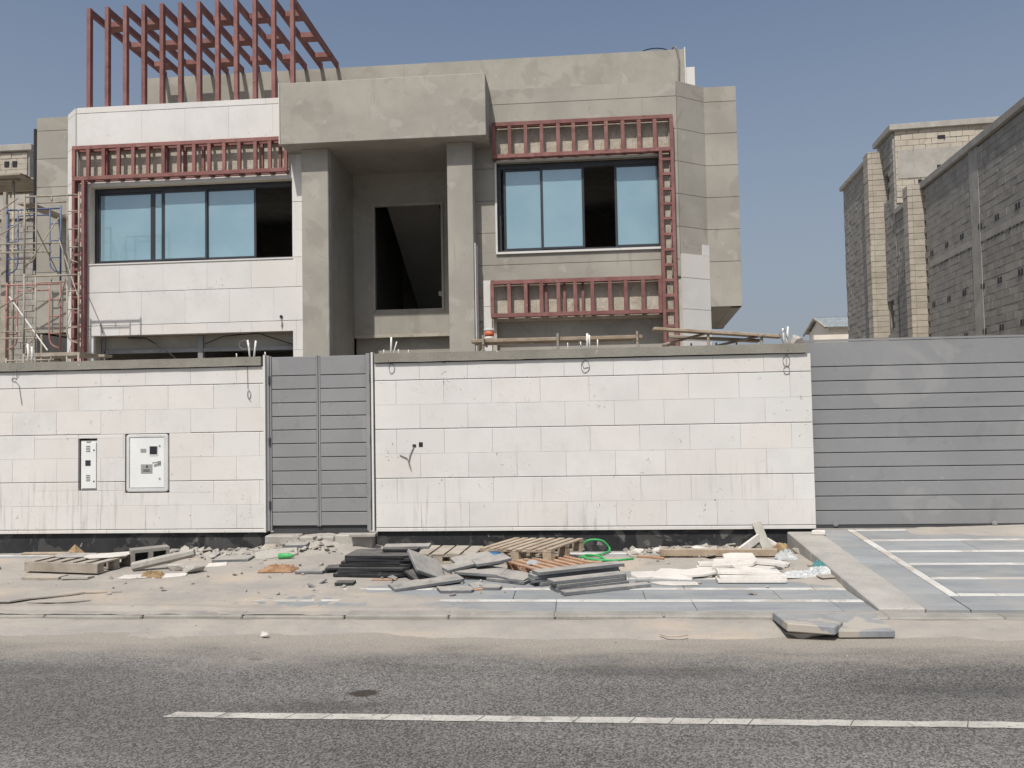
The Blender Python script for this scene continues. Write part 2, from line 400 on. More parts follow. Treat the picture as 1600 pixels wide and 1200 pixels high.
def pieces(parent, name, mat, p0, p1, th, rows, joints, holes=(), gap=.0012, groove=.004, ch=.0016, jit=.001):
    """cladding pieces on a wall line; rows = [(z0,z1,groove_below,groove_above)], joints(row)->list of u"""
    p0, p1 = Vector(p0), Vector(p1); d = (p1-p0); L = d.length; d.normalize(); n = Vector((d.y, -d.x))
    out = []; par = wloc(parent)
    for ri, (z0, z1, gb, ga) in enumerate(rows):
        us = [0] + [u for u in joints(ri) if .02 < u < L-.02] + [L]
        for k in range(len(us)-1):
            for (a, b, c, e) in cut((us[k], us[k+1], z0, z1), holes):
                ga_ = gap/2
                a2 = a + (ga_ if a > 0 else 0); b2 = b - (ga_ if b < L else 0)
                c2 = c + (groove if (gb and c == z0) else ga_); e2 = e - (groove if (ga and e == z1) else ga_)
                cb = .005 if (gb and c == z0) else ch; ce = .005 if (ga and e == z1) else ch
                j = rnd.uniform(-jit, jit)
                def P(u, z, t): q = p0 + d*u + n*(t+j); return (q.x-q0.x, q.y-q0.y, z-q0.z)
                qc = p0 + d*((a+b)/2); q0 = Vector((qc.x, qc.y, c))
                t0, t1, t2 = 0.0, th-ch, th
                vs = [P(a2, c2, t0), P(b2, c2, t0), P(b2, e2, t0), P(a2, e2, t0),
                      P(a2, c2, t1-cb+ch), P(b2, c2, t1-cb+ch), P(b2, e2, t1-ce+ch), P(a2, e2, t1-ce+ch),
                      P(a2+ch, c2+cb, t2), P(b2-ch, c2+cb, t2), P(b2-ch, e2-ce, t2), P(a2+ch, e2-ce, t2)]
                fs = [(8, 9, 10, 11)]
                for i in range(4):
                    i2 = (i+1) % 4
                    fs += [(i, i2, 4+i2, 4+i), (4+i, 4+i2, 8+i2, 8+i)]
                me = bpy.data.meshes.new(name); me.from_pydata(vs, [], fs); me.update(); me.materials.append(M[mat])
                o = bpy.data.objects.new(name, me); COL.objects.link(o); o.parent = parent
                o.location = q0 - par; out.append(o)
    return out

def hull(pts):
    bm = bmesh.new()
    for p in pts: bm.verts.new(p)
    r = bmesh.ops.convex_hull(bm, input=bm.verts)
    dead = [g for g in r['geom_interior'] if isinstance(g, bmesh.types.BMVert)] + [g for g in r['geom_unused'] if isinstance(g, bmesh.types.BMVert)]
    bmesh.ops.delete(bm, geom=list(set(dead)), context='VERTS')
    bm.verts.ensure_lookup_table(); bm.verts.index_update()
    v = [tuple(q.co) for q in bm.verts]; f = [tuple(q.index for q in fc.verts) for fc in bm.faces]
    bm.free(); return v, f
def rock_pts(sx, sy, sz, n=12, rg=None):
    rg = rg or rnd; out = []
    for _ in range(n):
        p = Vector((rg.gauss(0, 1), rg.gauss(0, 1), rg.gauss(0, 1))).normalized()*rg.uniform(.75, 1)
        out.append((p.x*sx/2, p.y*sy/2, max(p.z, -.6)*sz/2))
    return out
exec_parts = []

# ------------------------------------------------------------------ ground, road, pavement
def slab_z(y): return .068 + (y-6.77)*.011
def ramp_z(y): return .080 + (y-6.80)*.077
def sstep(a, b, x):
    t = max(0, min(1, (x-a)/(b-a))); return t*t*(3-2*t)
def fbm(x, y, s, o=4):
    return noise.fractal(Vector((x*s, y*s, 3.3)), .9, 2.1, o)
def sand_h(x, y):
    b = -.007 + .0125*sstep(-.6, -3.2, x) + .016*sstep(7.75, 8.6, y)
    b -= .012*sstep(-1.6, .2, x)*sstep(8.1, 7.5, y)
    b += .012*sstep(7.05, 6.8, y)*(0.6+.5*fbm(x, 1.0, .8))
    b += .012*sstep(6.95, 6.75, y)*sstep(.6, -1, x)
    b += .25*math.exp(-((x+3.18)/.72)**2-((y-9.78)/.46)**2) + .02*math.exp(-((x+3.3)/.8)**2-((y-9.4)/.3)**2)*fbm(x, y, 5)
    b += .07*math.exp(-((x-1.7)/.95)**2-((y-9.6)/.30)**2)
    b += .030*sstep(2.05, 2.5, x)*sstep(7.2, 7.9, y)
    b -= .045*sstep(9.0, 9.5, y)
    return slab_z(y) + b + .011*fbm(x*.55, y*1.25, 1.3, 5) + .004*fbm(x, y, 9, 3)
def surf(x, y): return max(slab_z(y), sand_h(x, y))
def zline_ramp(x, y): return ramp_z(y)

g = MB().add([(-3000, -3000, -.06), (3000, -3000, -.06), (3000, 3000, -.06), (-3000, 3000, -.06)], [(0, 1, 2, 3)])
structure(g.build('ground', 'sand'))
g = MB().add([(-90, -9, 0), (90, -9, 0), (90, 6.70, 0), (-90, 6.70, 0)], [(0, 1, 2, 3)])
structure(g.build('road', 'asphalt'))
g = MB().box(-40, 40, 9.66, 60, -.05, .06); structure(g.build('yard', 'sand'))
g = MB().add([(-40, 6.72, .02), (40, 6.72, .02), (40, 9.66, .03), (-40, 9.66, .03), (-40, 6.72, -.05), (40, 6.72, -.05)], [(0, 1, 2, 3), (4, 5, 1, 0)])
pavement = structure(g.build('pavement', 'mortar'))

# road centre line: painted in worn, cracked lengths
m = MB(); x = -2.47; rl = random.Random(4)
while x < 30:
    L = rl.choice((.22, .32, .42, .55, .62, .36)); sk = .045
    e = .004
    n = max(2, int(L/.06)); top = []; bot = []
    for i in range(n+1):
        u = i/n
        bot.append((x+u*(L-.007), 4.510+.008*fbm(x+u*L, 0, 9), e)); top.append((x+u*(L-.007)+sk, 4.594+.008*fbm(x+u*L, 5, 9), e))
    m.add(bot+top, [(i, i+1, n+2+i, n+1+i) for i in range(n)])
    x += L
structure(m.build('road_marking', 'line'))

# kerb stones
kerb = structure(MB().box(-40, 40, 6.64, 6.74, -.05, .03).build('kerb', 'mortar'))
x = -9.2; i = 0
while x < 9.5:
    L = .9
    dz = rnd.uniform(-.006, .006); dy = rnd.uniform(-.008, .008)
    top = .068 if x < 2.5 else .062
    o = MB().box(x+.004, x+L-.004, 6.60+dy, 6.765+dy, -.04, top+dz).build('kerb_stone', 'kerb', kerb, bevel=.012)
    x += L; i += 1

# paving slabs with white strips between the rows
def slab_piece(name, mat, poly, zf, th, parent, dz=0):
    n = len(poly); c = (sum(p[0] for p in poly)/n, sum(p[1] for p in poly)/n)
    inn = [(c[0]+(p[0]-c[0])*(1-.006/max(.05, abs(p[0]-c[0])) if abs(p[0]-c[0]) > .02 else 1), c[1]+(p[1]-c[1])*(1-.005/max(.02, abs(p[1]-c[1])))) for p in poly]
    vs = [(p[0], p[1], zf(p[1])-th) for p in poly] + [(p[0], p[1], zf(p[1])-.004+dz) for p in poly] + [(p[0], p[1], zf(p[1])+dz) for p in inn]
    fs = [tuple(range(2*n, 3*n))]
    for i in range(n):
        j = (i+1) % n
        fs += [(i, j, n+j, n+i), (n+i, n+j, 2*n+j, 2*n+i)]
    return MB().add(vs, fs).build(name, mat, parent)
PAV_X0, PAV_X1 = -8.6, 2.48
rows = []; y = 6.775; k = 0
sy = [7.09, 7.54, 7.99, 8.44, 8.89, 9.34]
edges = [6.775] + sy + [9.50]
for r in range(len(edges)-1):
    ya = edges[r] + (.076 if r else 0); yb = edges[r+1]
    x = PAV_X0 - (.4 if r % 2 else 0)
    while x < PAV_X1:
        xb = min(x+1.2, PAV_X1); xa = max(x, PAV_X0)
        if xb-xa > .05:
            slab_piece('paving_slab', 'paver', [(xa+.003, ya+.003), (xb-.003, ya+.003), (xb-.003, yb-.003), (xa+.003, yb-.003)], slab_z, .04, pavement, rnd.uniform(-.0015, .0015))
        x += 1.2
    if r < len(edges)-2:
        x = PAV_X0
        while x < PAV_X1:
            xb = min(x+1.2, PAV_X1)
            slab_piece('white_strip', 'strip', [(x+.002, yb+.002), (xb-.002, yb+.002), (xb-.002, yb+.074), (x+.002, yb+.074)], slab_z, .04, pavement, .001)
            x += 1.2

# driveway ramp: side band, slabs and white strips
def rz0(y): return ramp_z(y) - .03
g = MB().add([(2.50, 6.77, ramp_z(6.77)-.03), (9, 6.77, ramp_z(6.77)-.03), (9, 9.95, ramp_z(9.95)-.03), (2.50, 9.95, ramp_z(9.95)-.03),
              (2.50, 6.77, -.05), (9, 6.77, -.05), (9, 9.95, -.05), (2.50, 9.95, -.05)], [(0, 1, 2, 3), (4, 5, 1, 0), (7, 4, 0, 3)])
ramp = structure(g.build('driveway_ramp', 'mortar'))
for a, b in ((6.78, 7.7), (7.7, 8.65), (8.65, 9.58)):
    m = MB(); zt = lambda y: ramp_z(y) + .012
    m.add([(2.485, a+.003, 0), (2.86, a+.003, 0), (2.86, b-.003, 0), (2.485, b-.003, 0),
           (2.485, a+.003, zt(a)), (2.86, a+.003, zt(a)), (2.86, b-.003, zt(b)), (2.485, b-.003, zt(b))],
          [(4, 5, 6, 7), (0, 1, 5, 4), (3, 0, 4, 7), (1, 2, 6, 5), (2, 3, 7, 6)])
    m.build('side_band', 'band', ramp, bevel=.01)
ry = [7.16+.5*i for i in range(6)]
red = [6.79] + ry + [9.9]
for r in range(len(red)-1):
    ya = red[r] + (.07 if r else 0); yb = red[r+1]
    slab_piece('paving_slab', 'paver', [(2.868, ya+.003), (3.215, ya+.003), (3.215, yb+.064 if r < 6 else yb), (2.868, yb+.064 if r < 6 else yb)], ramp_z, .03, ramp)
    x = 3.225 if r == 0 else 3.31
    while x < 8.8:
        xb = x + (1.25 if r % 2 else .95)
        slab_piece('paving_slab', 'paver', [(x+.002, ya+.003), (xb-.002, ya+.003), (xb-.002, yb-.003), (x+.002, yb-.003)], ramp_z, .03, ramp, rnd.uniform(-.001, .001))
        x = xb
    if r < 6:
        x = 3.31
        while x < 8.8:
            slab_piece('white_strip', 'strip', [(x+.001, yb+.002), (x+1.249, yb+.002), (x+1.249, yb+.064), (x+.001, yb+.064)], ramp_z, .03, ramp, .001)
            x += 1.25
y = 7.16
while y < 9.7:
    yb = min(y+.5, 9.72)
    slab_piece('white_strip', 'strip', [(3.221, y+.002), (3.305, y+.002), (3.305, yb-.002), (3.221, yb-.002)], ramp_z, .03, ramp, .001); y += .5

# blown sand lying over pavement, verge and the top of the ramp
def field(x0, x1, y0, y1, st, fn, name, label):
    nx = int((x1-x0)/st); ny = int((y1-y0)/st); m = MB()
    m.v = [(x0+(x1-x0)*i/nx, y0+(y1-y0)*j/ny, fn(x0+(x1-x0)*i/nx, y0+(y1-y0)*j/ny)) for j in range(ny+1) for i in range(nx+1)]
    m.f = [(j*(nx+1)+i, j*(nx+1)+i+1, (j+1)*(nx+1)+i+1, (j+1)*(nx+1)+i) for j in range(ny) for i in range(nx)]
    o = m.build(name, 'sand', smooth=True); return tag(o, label, 'sand', kind='stuff')
def pav_sand(x, y):
    if y < 6.79: return min(sand_h(x, y), .068 + .012*fbm(x, y, 2.2))
    return sand_h(x, y)
field(-8.6, 2.484, 6.62, 9.66, .03, pav_sand, 'pavement_sand', 'pale windblown sand lying over the grey paving in front of the wall')
def verge(x, y):
    t = (y-5.9)/.72
    return -.018 + .052*sstep(.1, 1, t) + .016*fbm(x*.6, y, 1.6, 4) + .003*fbm(x, y, 11, 2)
field(-9, 9, 5.7, 6.615, .04, verge, 'verge_sand', 'strip of pale sand along the foot of the kerb')
def rsand(x, y):
    b = -.035 + .055*sstep(9.15, 9.6, y) * sstep(3.3, 4.2, x) + .02*sstep(4.2, 5.5, x)*sstep(8.8, 9.3, y)
    return ramp_z(y) + b + .012*fbm(x*.7, y*1.4, 1.5, 5)
field(3.0, 8.8, 8.6, 9.86, .035, rsand, 'ramp_sand', 'drift of sand across the top of the driveway below the sliding gate')
# loose pebbles, too many and small to count
def scatter(name, label, mat, spots, cat='gravel', flat=0.0):
    m = MB()
    for (x, y, z, s) in spots:
        if rnd.random() < flat:        # flat broken shard, tipped a little
            q = Euler((rnd.uniform(-.5, .5), rnd.uniform(-.5, .5), rnd.uniform(0, 6.3))).to_matrix(); n_ = rnd.randint(4, 6); t_ = rnd.uniform(.008, .02)
            pp = [(s*1.5*math.cos(6.283*k/n_)*rnd.uniform(.5, 1), s*math.sin(6.283*k/n_)*rnd.uniform(.5, 1)) for k in range(n_)]
            v, f = hull([tuple(q @ Vector((a, b, c)) + Vector((x, y, z+s*.1))) for a, b in pp for c in (0, t_)])
        else: v, f = hull([(a+x, b+y, c+z) for a, b, c in rock_pts(s, s*rnd.uniform(.6, 1), s*rnd.uniform(.4, .8), 9)])
        m.add(v, f)
    return tag(m.build(name, mat), label, cat, kind='stuff')
sp = []
for _ in range(420):
    x = rnd.uniform(-6, 4.4); y = rnd.choice((rnd.gauss(6.2, .25), rnd.gauss(5.9, .3), rnd.uniform(6.8, 8.2)))
    if 6.56 < y < 6.8 or (y > 6.6 and x > 2.4): continue
    sp.append((x, y, (0.002+max(0, verge(x, y)) if y < 6.6 else surf(x, y)+.002), abs(rnd.gauss(.008, .006))+.005))
scatter('pebbles', 'small loose pebbles scattered along the kerb and road edge', 'rubble', sp)

# ------------------------------------------------------------------ boundary walls
WY = 9.60                    # face of the stone
CAB1 = (-6.385, -6.13, .88, 1.55)
CAB2 = (-5.755, -5.165, .845, 1.60)
def boundary_wall(label, x0, x1, off, holes, xend):
    root = thing('boundary_wall', label, 'wall', ((x0+x1)/2, WY+.1, 0), 'white stone boundary walls')
    MB().box(x0+.004, x1-.004, WY+.045, WY+.22, -.04, .335).build('bitumen_base', 'bitumen', root)
    hs = [(h[0]-x0, h[1]-x0, h[2], h[3]) for h in holes]
    wallgrid((x0+.004, WY+.04), (x1-.004, WY+.04), .336, 2.43, .2, [(h[0]-x0-.004, h[1]-x0-.004, h[2], h[3]) for h in holes]).build('core', 'mortar', root)
    rows = [(.335, .38, 0, 1)]
    z = .38
    for k in range(6): rows.append((z, z+.305, k % 2 == 0, k % 2 == 1)); z += .305
    rows.append((z, 2.425, 1, 0))
    def joints(r):
        if r == 0: return [k*1.2 + .5 for k in range(12)]
        o = off if r % 2 == 1 else off + .3
        o -= math.ceil(o/.6)*.6
        return [o + .6*k for k in range(1, 40)]
    pieces(root, 'stone_tile', 'stone', (x0, WY+.04), (x1, WY+.04), .04, rows, joints, hs, gap=.0014, groove=.0035)
    # rough concrete coping cast in lengths
    m = MB(); n = int((x1-x0)/.12)
    xa, xb = x0 + .004, x1 - xend
    prof = []
    for i in range(n+1):
        x = xa + (xb-xa)*i/n; w1 = .005*fbm(x, 1, 2.5); w2 = .005*fbm(x, 7, 3)
        prof.append([(x, WY-.036+w1, 2.437+w2), (x, WY+.27, 2.437), (x, WY+.27, 2.548), (x, WY-.036+w1*.6, 2.548+w2*.6)])
    m.v = [p for q in prof for p in q]
    for i in range(n):
        for k in range(4): m.f.append((i*4+k, (i+1)*4+k, (i+1)*4+(k+1) % 4, i*4+(k+1) % 4))
    m.f += [(0, 1, 2, 3), (n*4+3, n*4+2, n*4+1, n*4)]
    m.build('coping', 'coping', root)
    return root
wl_ = boundary_wall('white stone boundary wall with two utility cabinets, left of the pedestrian gate', -8.9, -3.925, .42, [CAB1, CAB2], .02)
SOCK = [(-2.02, -1.975, 1.37, 1.41), (-1.94, -1.89, 1.375, 1.435)]
wr_ = boundary_wall('long white stone boundary wall between the pedestrian gate and the sliding gate', -2.49, 2.83, .57, [], .045)
wx_ = boundary_wall('white stone boundary wall beyond the sliding gate at the far right', 5.62, 9.0, .3, [], .02)
for h in SOCK:   # small sockets; black boxes on the stone paint the recess shade
    MB().box(h[0], h[1], WY-.003, WY+.02, h[2], h[3]).build('socket', 'black', wr_)

# ------------------------------------------------------------------ cabinets in the left wall
def cabinet(name, label, rect, frame):
    x0, x1, z0, z1 = rect
    root = thing(name, label, 'cabinet', ((x0+x1)/2, WY, z0))
    MB().box(x0+.012, x1-.012, WY+.045, WY+.2, z0+.012, z1-.012).build('backbox', 'black', root)
    return root
c1 = cabinet('telecom_cabinet', 'narrow white telecom cabinet with louvres let into the left stone wall', CAB1, 0)
x0, x1, z0, z1 = CAB1
MB().box(x0+.024, x1-.004, WY+.02, WY+.045, z0+.012, z1-.03).build('frame', 'cabinet_frame', c1, bevel=.003)
d1 = MB().box(x0+.04, x1-.018, WY+.006, WY+.02, z0+.03, z1-.05).build('door', 'cabinet', c1, bevel=.003)
for zc in (.985+.02, 1.36+.02):
    for k in range(4): MB().box(x0+.105, x0+.16, WY+.002, WY+.006, zc+k*.022, zc+k*.022+.007).build('louvre', 'black', d1)
MB().box(x0+.095, x0+.165, WY+.002, WY+.006, 1.20, 1.27).build('logo_plate', 'alu', d1)
for zz in (1.00, 1.40): MB().lathe([(.009, 0), (.009, .006)], 10).build('lock', 'black', d1, loc=Vector((x1-.045, WY+.005, zz))-wloc(d1), rot=(R(90), 0, 0))
MB().box(x0+.11, x0+.165, WY+.003, WY+.012, z1-.055, z1-.035).build('hinge_clip', 'label_grey', c1)
c2 = cabinet('meter_cabinet', 'square white electricity meter cabinet with dark window and grey plates in the left stone wall', CAB2, 1)
x0, x1, z0, z1 = CAB2
fr = MB()
def rrect(x0, x1, z0, z1, r, y):
    pts = []
    for cx, cz, a0 in ((x1-r, z1-r, 0), (x0+r, z1-r, 90), (x0+r, z0+r, 180), (x1-r, z0+r, 270)):
        for k in range(5): a = R(a0+22.5*k); pts.append((cx+r*math.cos(a), y, cz+r*math.sin(a)))
    return pts
A = rrect(x0+.022, x1-.012, z0+.012, z1-.008, .04, WY+.03); B = rrect(x0+.022, x1-.012, z0+.012, z1-.008, .04, WY-.004)
C = rrect(x0+.030, x1-.022, z0+.022, z1-.018, .032, WY-.010); D = rrect(x0+.062, x1-.062, z0+.062, z1-.045, .008, WY-.010); E_ = rrect(x0+.062, x1-.062, z0+.062, z1-.045, .008, WY+.02)
n = len(A); fr.v = A+B+C+D+E_
for ring in range(4):
    for k in range(n): fr.f.append((ring*n+k, ring*n+(k+1) % n, (ring+1)*n+(k+1) % n, (ring+1)*n+k))
fr.build('frame', 'cabinet_frame', c2)
dx0, dx1, dz0, dz1 = x0+.066, x1-.066, z0+.066, z1-.049
d2 = MB().box(dx0, dx1, WY-.004, WY+.018, dz0, dz1).build('door', 'cabinet', c2, bevel=.004)
def on_door(name, mat, u0, u1, v0, v1, t=.004): return MB().box(dx0+u0*(dx1-dx0), dx0+u1*(dx1-dx0), WY-.004-t, WY-.0035, dz0+v0*(dz1-dz0), dz0+v1*(dz1-dz0)).build(name, mat, d2)
wnd = on_door('window_rim', 'cabinet_frame', .57, .82, .63, .83)
MB().box(dx0+.59*(dx1-dx0), dx0+.80*(dx1-dx0), WY-.011, WY-.0082, dz0+.665*(dz1-dz0), dz0+.82*(dz1-dz0)).build('meter_window', 'black', d2)
on_door('notice_plate', 'label_grey', .32, .48, .705, .775)
pl = on_door('warning_plate', 'label_grey', .33, .66, .285, .465)
# print on the warning plate: a small emblem over lines of text
MB().prism([(0, 0), (.035, 0), (.0175, .035)], 0, .002).build('emblem', 'black', d2, loc=Vector((dx0+.47*(dx1-dx0), WY-.0081, dz0+.40*(dz1-dz0)))-wloc(d2), rot=(R(90), 0, 0))
for v in (.325, .35): MB().box(dx0+.40*(dx1-dx0), dx0+.59*(dx1-dx0), WY-.0105, WY-.0082, dz0+v*(dz1-dz0), dz0+(v+.010)*(dz1-dz0)).build('text_line', 'black', d2)
for v in (.83, .18): MB().lathe([(.012, 0), (.010, .010)], 10).build('lock', 'label_grey', d2, loc=Vector((dx0+.87*(dx1-dx0), WY-.003, dz0+v*(dz1-dz0)))-wloc(d2), rot=(R(90), 0, 0))
MB().bar((dx0+.69*(dx1-dx0), WY-.03, dz0+.49*(dz1-dz0)), (dx0+.87*(dx1-dx0), WY-.022, dz0+.505*(dz1-dz0)), .012, .018).box(dx0+.84*(dx1-dx0), dx0+.90*(dx1-dx0), WY-.022, WY-.003, dz0+.47*(dz1-dz0), dz0+.53*(dz1-dz0)).build('handle', 'label_grey', d2)

# ------------------------------------------------------------------ pedestrian gate
GY = WY + .05
pg = thing('pedestrian_gate', 'grey metal double-leaf pedestrian gate of horizontal planks between the stone walls', 'gate', (-3.2, GY, .3))
def planks(root, x0, x1, y, z0, pitch, n, top, name='plank'):
    for k in range(n):
        a = z0 + k*pitch; b = a + (pitch if k < n-1 else top)
        MB().box(x0, x1, y, y+.03, a+.005, b-.005).build(name, 'gate', root, bevel=.004)
    MB().box(x0+.003, x1-.003, y+.020, y+.036, z0+.001, z0+pitch*(n-1)+top-.008).build('backing', 'gate_dark', root)
for (a, b) in ((-3.835, -3.255), (-3.205, -2.615)):
    planks(pg, a, b, GY, .405, .1725, 12, .245)
MB().box(-3.254, -3.234, GY-.008, GY+.03, .40, 2.555).build('leaf_stile', 'gate', pg, bevel=.003)
MB().box(-3.228, -3.206, GY-.004, GY+.03, .40, 2.55).build('leaf_stile', 'gate', pg, bevel=.003)
MB().box(-3.905, -3.862, GY-.02, GY+.05, .345, 2.56).build('jamb', 'gate', pg, bevel=.003)
MB().box(-3.858, -3.838, GY-.01, GY+.04, .345, 2.55).build('jamb', 'gate', pg, bevel=.003)
MB().box(-2.612, -2.562, GY-.02, GY+.05, .345, 2.56).build('jamb', 'gate', pg, bevel=.003)
MB().box(-3.835, -2.615, GY+.03, GY+.06, .30, .405).build('bottom_rail', 'gate_dark', pg)
for z in (.62, 1.42, 2.2):
    MB().lathe([(.014, 0), (.014, .10)], 10).build('hinge', 'gate_dark', pg, loc=Vector((-2.553, GY-.02, z))-wloc(pg))
    MB().lathe([(.014, 0), (.014, .10)], 10).build('hinge', 'gate_dark', pg, loc=Vector((-3.8605, GY-.018, z))-wloc(pg))
for x in (-3.918, -2.528):     # thin stone returns beside the jambs
    MB().box(x-.008, x+.016, WY-.004, WY+.11, .335, 2.57).build('stone_edge', 'stone', pg)
# sill blocks under the gate
for (a, b) in ((-3.88, -3.45), (-3.44, -3.0), (-2.99, -2.52)):
    o = MB().box(a, b, WY-.10, WY+.16, .05, .305+rnd.uniform(-.012, .01)).build('sill_block', 'concrete', pg, bevel=.014)

# ------------------------------------------------------------------ sliding gate
SY = 9.76
sg = thing('sliding_gate', 'wide grey metal sliding gate of horizontal planks at the top of the driveway', 'gate', (4.2, SY, .3))
planks(sg, 2.70, 5.425, SY, .352, .1742, 12, .305)
MB().box(2.70, 5.425, SY-.012, SY+.03, .318, .352).build('bottom_rail', 'gate_dark', sg)
MB().box(2.70, 5.425, SY-.004, SY+.036, 2.575, 2.60).build('top_rail', 'gate', sg)
MB().box(5.43, 5.50, SY-.03, SY+.05, .30, 2.64).build('end_stile', 'gate_dark', sg, bevel=.004)
for x in (3.10, 4.93):
    wh = MB().lathe([(.030, 0), (.030, .012), (.018, .014), (.018, .020)], 14).build('wheel', 'grey_steel', sg, loc=Vector((x, SY-.014, .365))-wloc(sg), rot=(R(90), 0, 0))
MB().box(2.70, 5.6, SY-.05, SY+.09, .10, .318).build('track', 'kerb', sg)

# ------------------------------------------------------------------ conduits and wires on the walls
def conduit(label, x, pipes, z=2.548, y=WY+.12):
    root = thing('conduit_stub', label, 'conduit', (x, y, z), 'conduits standing up from the wall coping')
    for (dx, h, lean, r) in pipes:
        MB().tube([(x+dx, y, z-.02), (x+dx+lean*.5, y+.01, z+h*.55), (x+dx+lean, y, z+h)], r, 8).build('pipe', 'pvc', root, smooth=True)
    return root
c = conduit('two white plastic conduits with a wire loop on the left wall end', -4.13, [(-.02, .23, -.03, .013), (.03, .22, .03, .013), (-.2, .06, 0, .008), (.18, .07, 0, .008)])
MB().tube([(-4.12+.07*math.cos(a*.42)-.10, WY+.12, 2.72+.06*math.sin(a*.42)) for a in range(16)], .004, 6).build('wire', 'wire', c)
conduit('white plastic conduits on the left wall in front of the scaffold', -7.15+.01, [(-.02, .26, -.01, .014), (.03, .22, .0, .014)])
c = conduit('bundle of white conduits rising from the coping beside the pedestrian gate', -2.31, [(0, .22, .01, .012), (.03, .16, .05, .008), (-.09, .06, 0, .007), (.1, .06, 0, .007), (.22, .05, .01, .006)])
c = conduit('bundle of conduits and wires on the coping at the middle of the long wall', .17, [(0, .20, .005, .014), (.03, .18, 0, .010), (-.08, .10, 0, .007), (.13, .12, 0, .008), (-.24, .09, 0, .006)])
MB().tube([(.10, WY+.12, 2.56), (.06, WY+.11, 2.68), (.12, WY+.12, 2.70), (.2, WY+.12, 2.6)], .005, 6).build('wire', 'wire', c)
c = conduit('tied conduits at the right end of the long wall', 2.58, [(-.02, .2, -.01, .012), (.02, .22, .01, .012), (0, .2, .03, .01)])
MB().tube([(2.55, WY+.11, 2.56), (2.5, WY+.1, 2.68), (2.56, WY+.1, 2.74), (2.6, WY+.1, 2.62)], .006, 6).build('wire', 'wire', c)
rk = MB(); v, f = hull(rock_pts(.2, .15, .17, 18, random.Random(3))); rk.add(v, f)
tag(rk.build('stone_chunk', 'rubble', loc=(2.70, WY+.12, 2.595)), 'dark rough stone chunk sitting on the right end of the coping', 'stone')
def loop(label, pts, r=.0035):
    o = MB().tube(pts, r, 6).build('cable_loop', 'wire'); return tag(o, label, 'cable', 'cable loops hanging on the stone')
def ring(x, z, rx, rz, a0=90, turns=1.0, n=22): return [(x+rx*math.cos(R(a0)+turns*2*math.pi*i/n), WY-.008-.004*math.sin(i), z+rz*math.sin(R(a0)+turns*2*math.pi*i/n)) for i in range(n+1)]
loop('round cable loop hanging below the coping at the middle of the long wall', [(.15, WY-.045, 2.46)]+ring(.14, 2.33, .05, .075, 90, 1.15)+[(.12, WY-.006, 2.31), (.18, WY-.006, 2.32)])
loop('cable hanging in a figure eight at the right end of the long wall', [(2.56, WY-.045, 2.47), (2.56, WY-.01, 2.42)]+ring(2.545, 2.34, .04, .065)+ring(2.545, 2.23, .035, .05, 90))
loop('thin cable hanging below the coping beside the pedestrian gate', [(-2.3, WY-.045, 2.46), (-2.31, WY-.01, 2.43)]+ring(-2.27, 2.36, .035, .06, 120, 1.0))
loop('thin wire dangling from the coping near the right end of the left wall', [(-4.13, WY-.045, 2.5), (-4.13, WY-.008, 2.42), (-4.125, WY-.007, 2.15)]+ring(-4.11, 2.07, .022, .05, 95, 1.2)+[(-4.09, WY-.006, 1.98)])
loop('thin wire dangling on the left wall under the scaffold', [(-7.2, WY-.045, 2.46), (-7.22, WY-.008, 2.36)]+ring(-7.26, 2.33, .03, .025, 20, .8)+[(-7.19, WY-.007, 2.25), (-7.15, WY-.007, 2.0)])
loop('frayed brown cable bunch hanging out of the wall socket', [(-2.0, WY-.004, 1.38), (-2.01, WY-.012, 1.36), (-2.05, WY-.014, 1.28), (-2.07, WY-.012, 1.18), (-2.04, WY-.01, 1.09), (-2.06, WY-.012, 1.17), (-2.09, WY-.012, 1.24), (-2.18, WY-.01, 1.28)], .006)

# ------------------------------------------------------------------ the villa
H = thing('villa', 'unfinished two-storey villa with white stone left bay and grey rendered centre and right bay', 'house', (-4, 17, .05))
def hp(m, name, mat, parent=None, **k): return m.build(name, mat, parent or H, **k)
Z0 = .06
# left bay core with window openings (raw concrete shows behind the trellis)
LW = (-9.60, -5.43, 4.91, 6.48); LG = (-9.50, -5.43, 1.3, 3.47)
lx0 = -9.86
def rel(h, x0): return (h[0]-x0, h[1]-x0, h[2], h[3])
hp(wallgrid((lx0, 14.82), (-5.17, 14.82), Z0, 8.04, .28, [rel(LW, lx0), rel(LG, lx0)]), 'bay_wall', 'raw')
hp(wallgrid((-10.20, 15.12), (lx0, 14.82), Z0, 8.04, .2), 'chamfer_wall', 'raw')
lrows = [(7.97, 8.09, 1, 0), (7.30, 7.97, 0, 1), (6.60, 7.30, 0, 1), (6.0, 6.60, 1, 0), (5.45, 6.0, 0, 1), (4.91, 5.45, 1, 0), (4.33, 4.91, 1, 0), (3.67, 4.33, 1, 1), (3.1, 3.67, 0, 1), (2.4, 3.1, 1, 1), (1.3, 2.4, 0, 0), (Z0, 1.3, 0, 0)]
TL = (-9.90, -5.50, 6.56, 7.30)                # bare strip behind the trellis
TV = (-9.90, -9.66, 2.4, 7.30)
pieces(H, 'cladding_slab', 'stone', (lx0, 14.82), (-5.17, 14.82), .07, lrows, lambda r: [(.45 if r % 2 else .0)+.9*k for k in range(1, 6)] if r > 0 else [1.3, 2.6, 3.9],
       [rel(LW, lx0), rel(LG, lx0), rel(TL, lx0)], gap=.0008, groove=.004)
pieces(H, 'cladding_slab', 'stone', (-10.22, 15.10), (lx0, 14.80), .06, [(a, b, 1, 0) for a, b, *_ in lrows], lambda r: [], [], groove=.006)
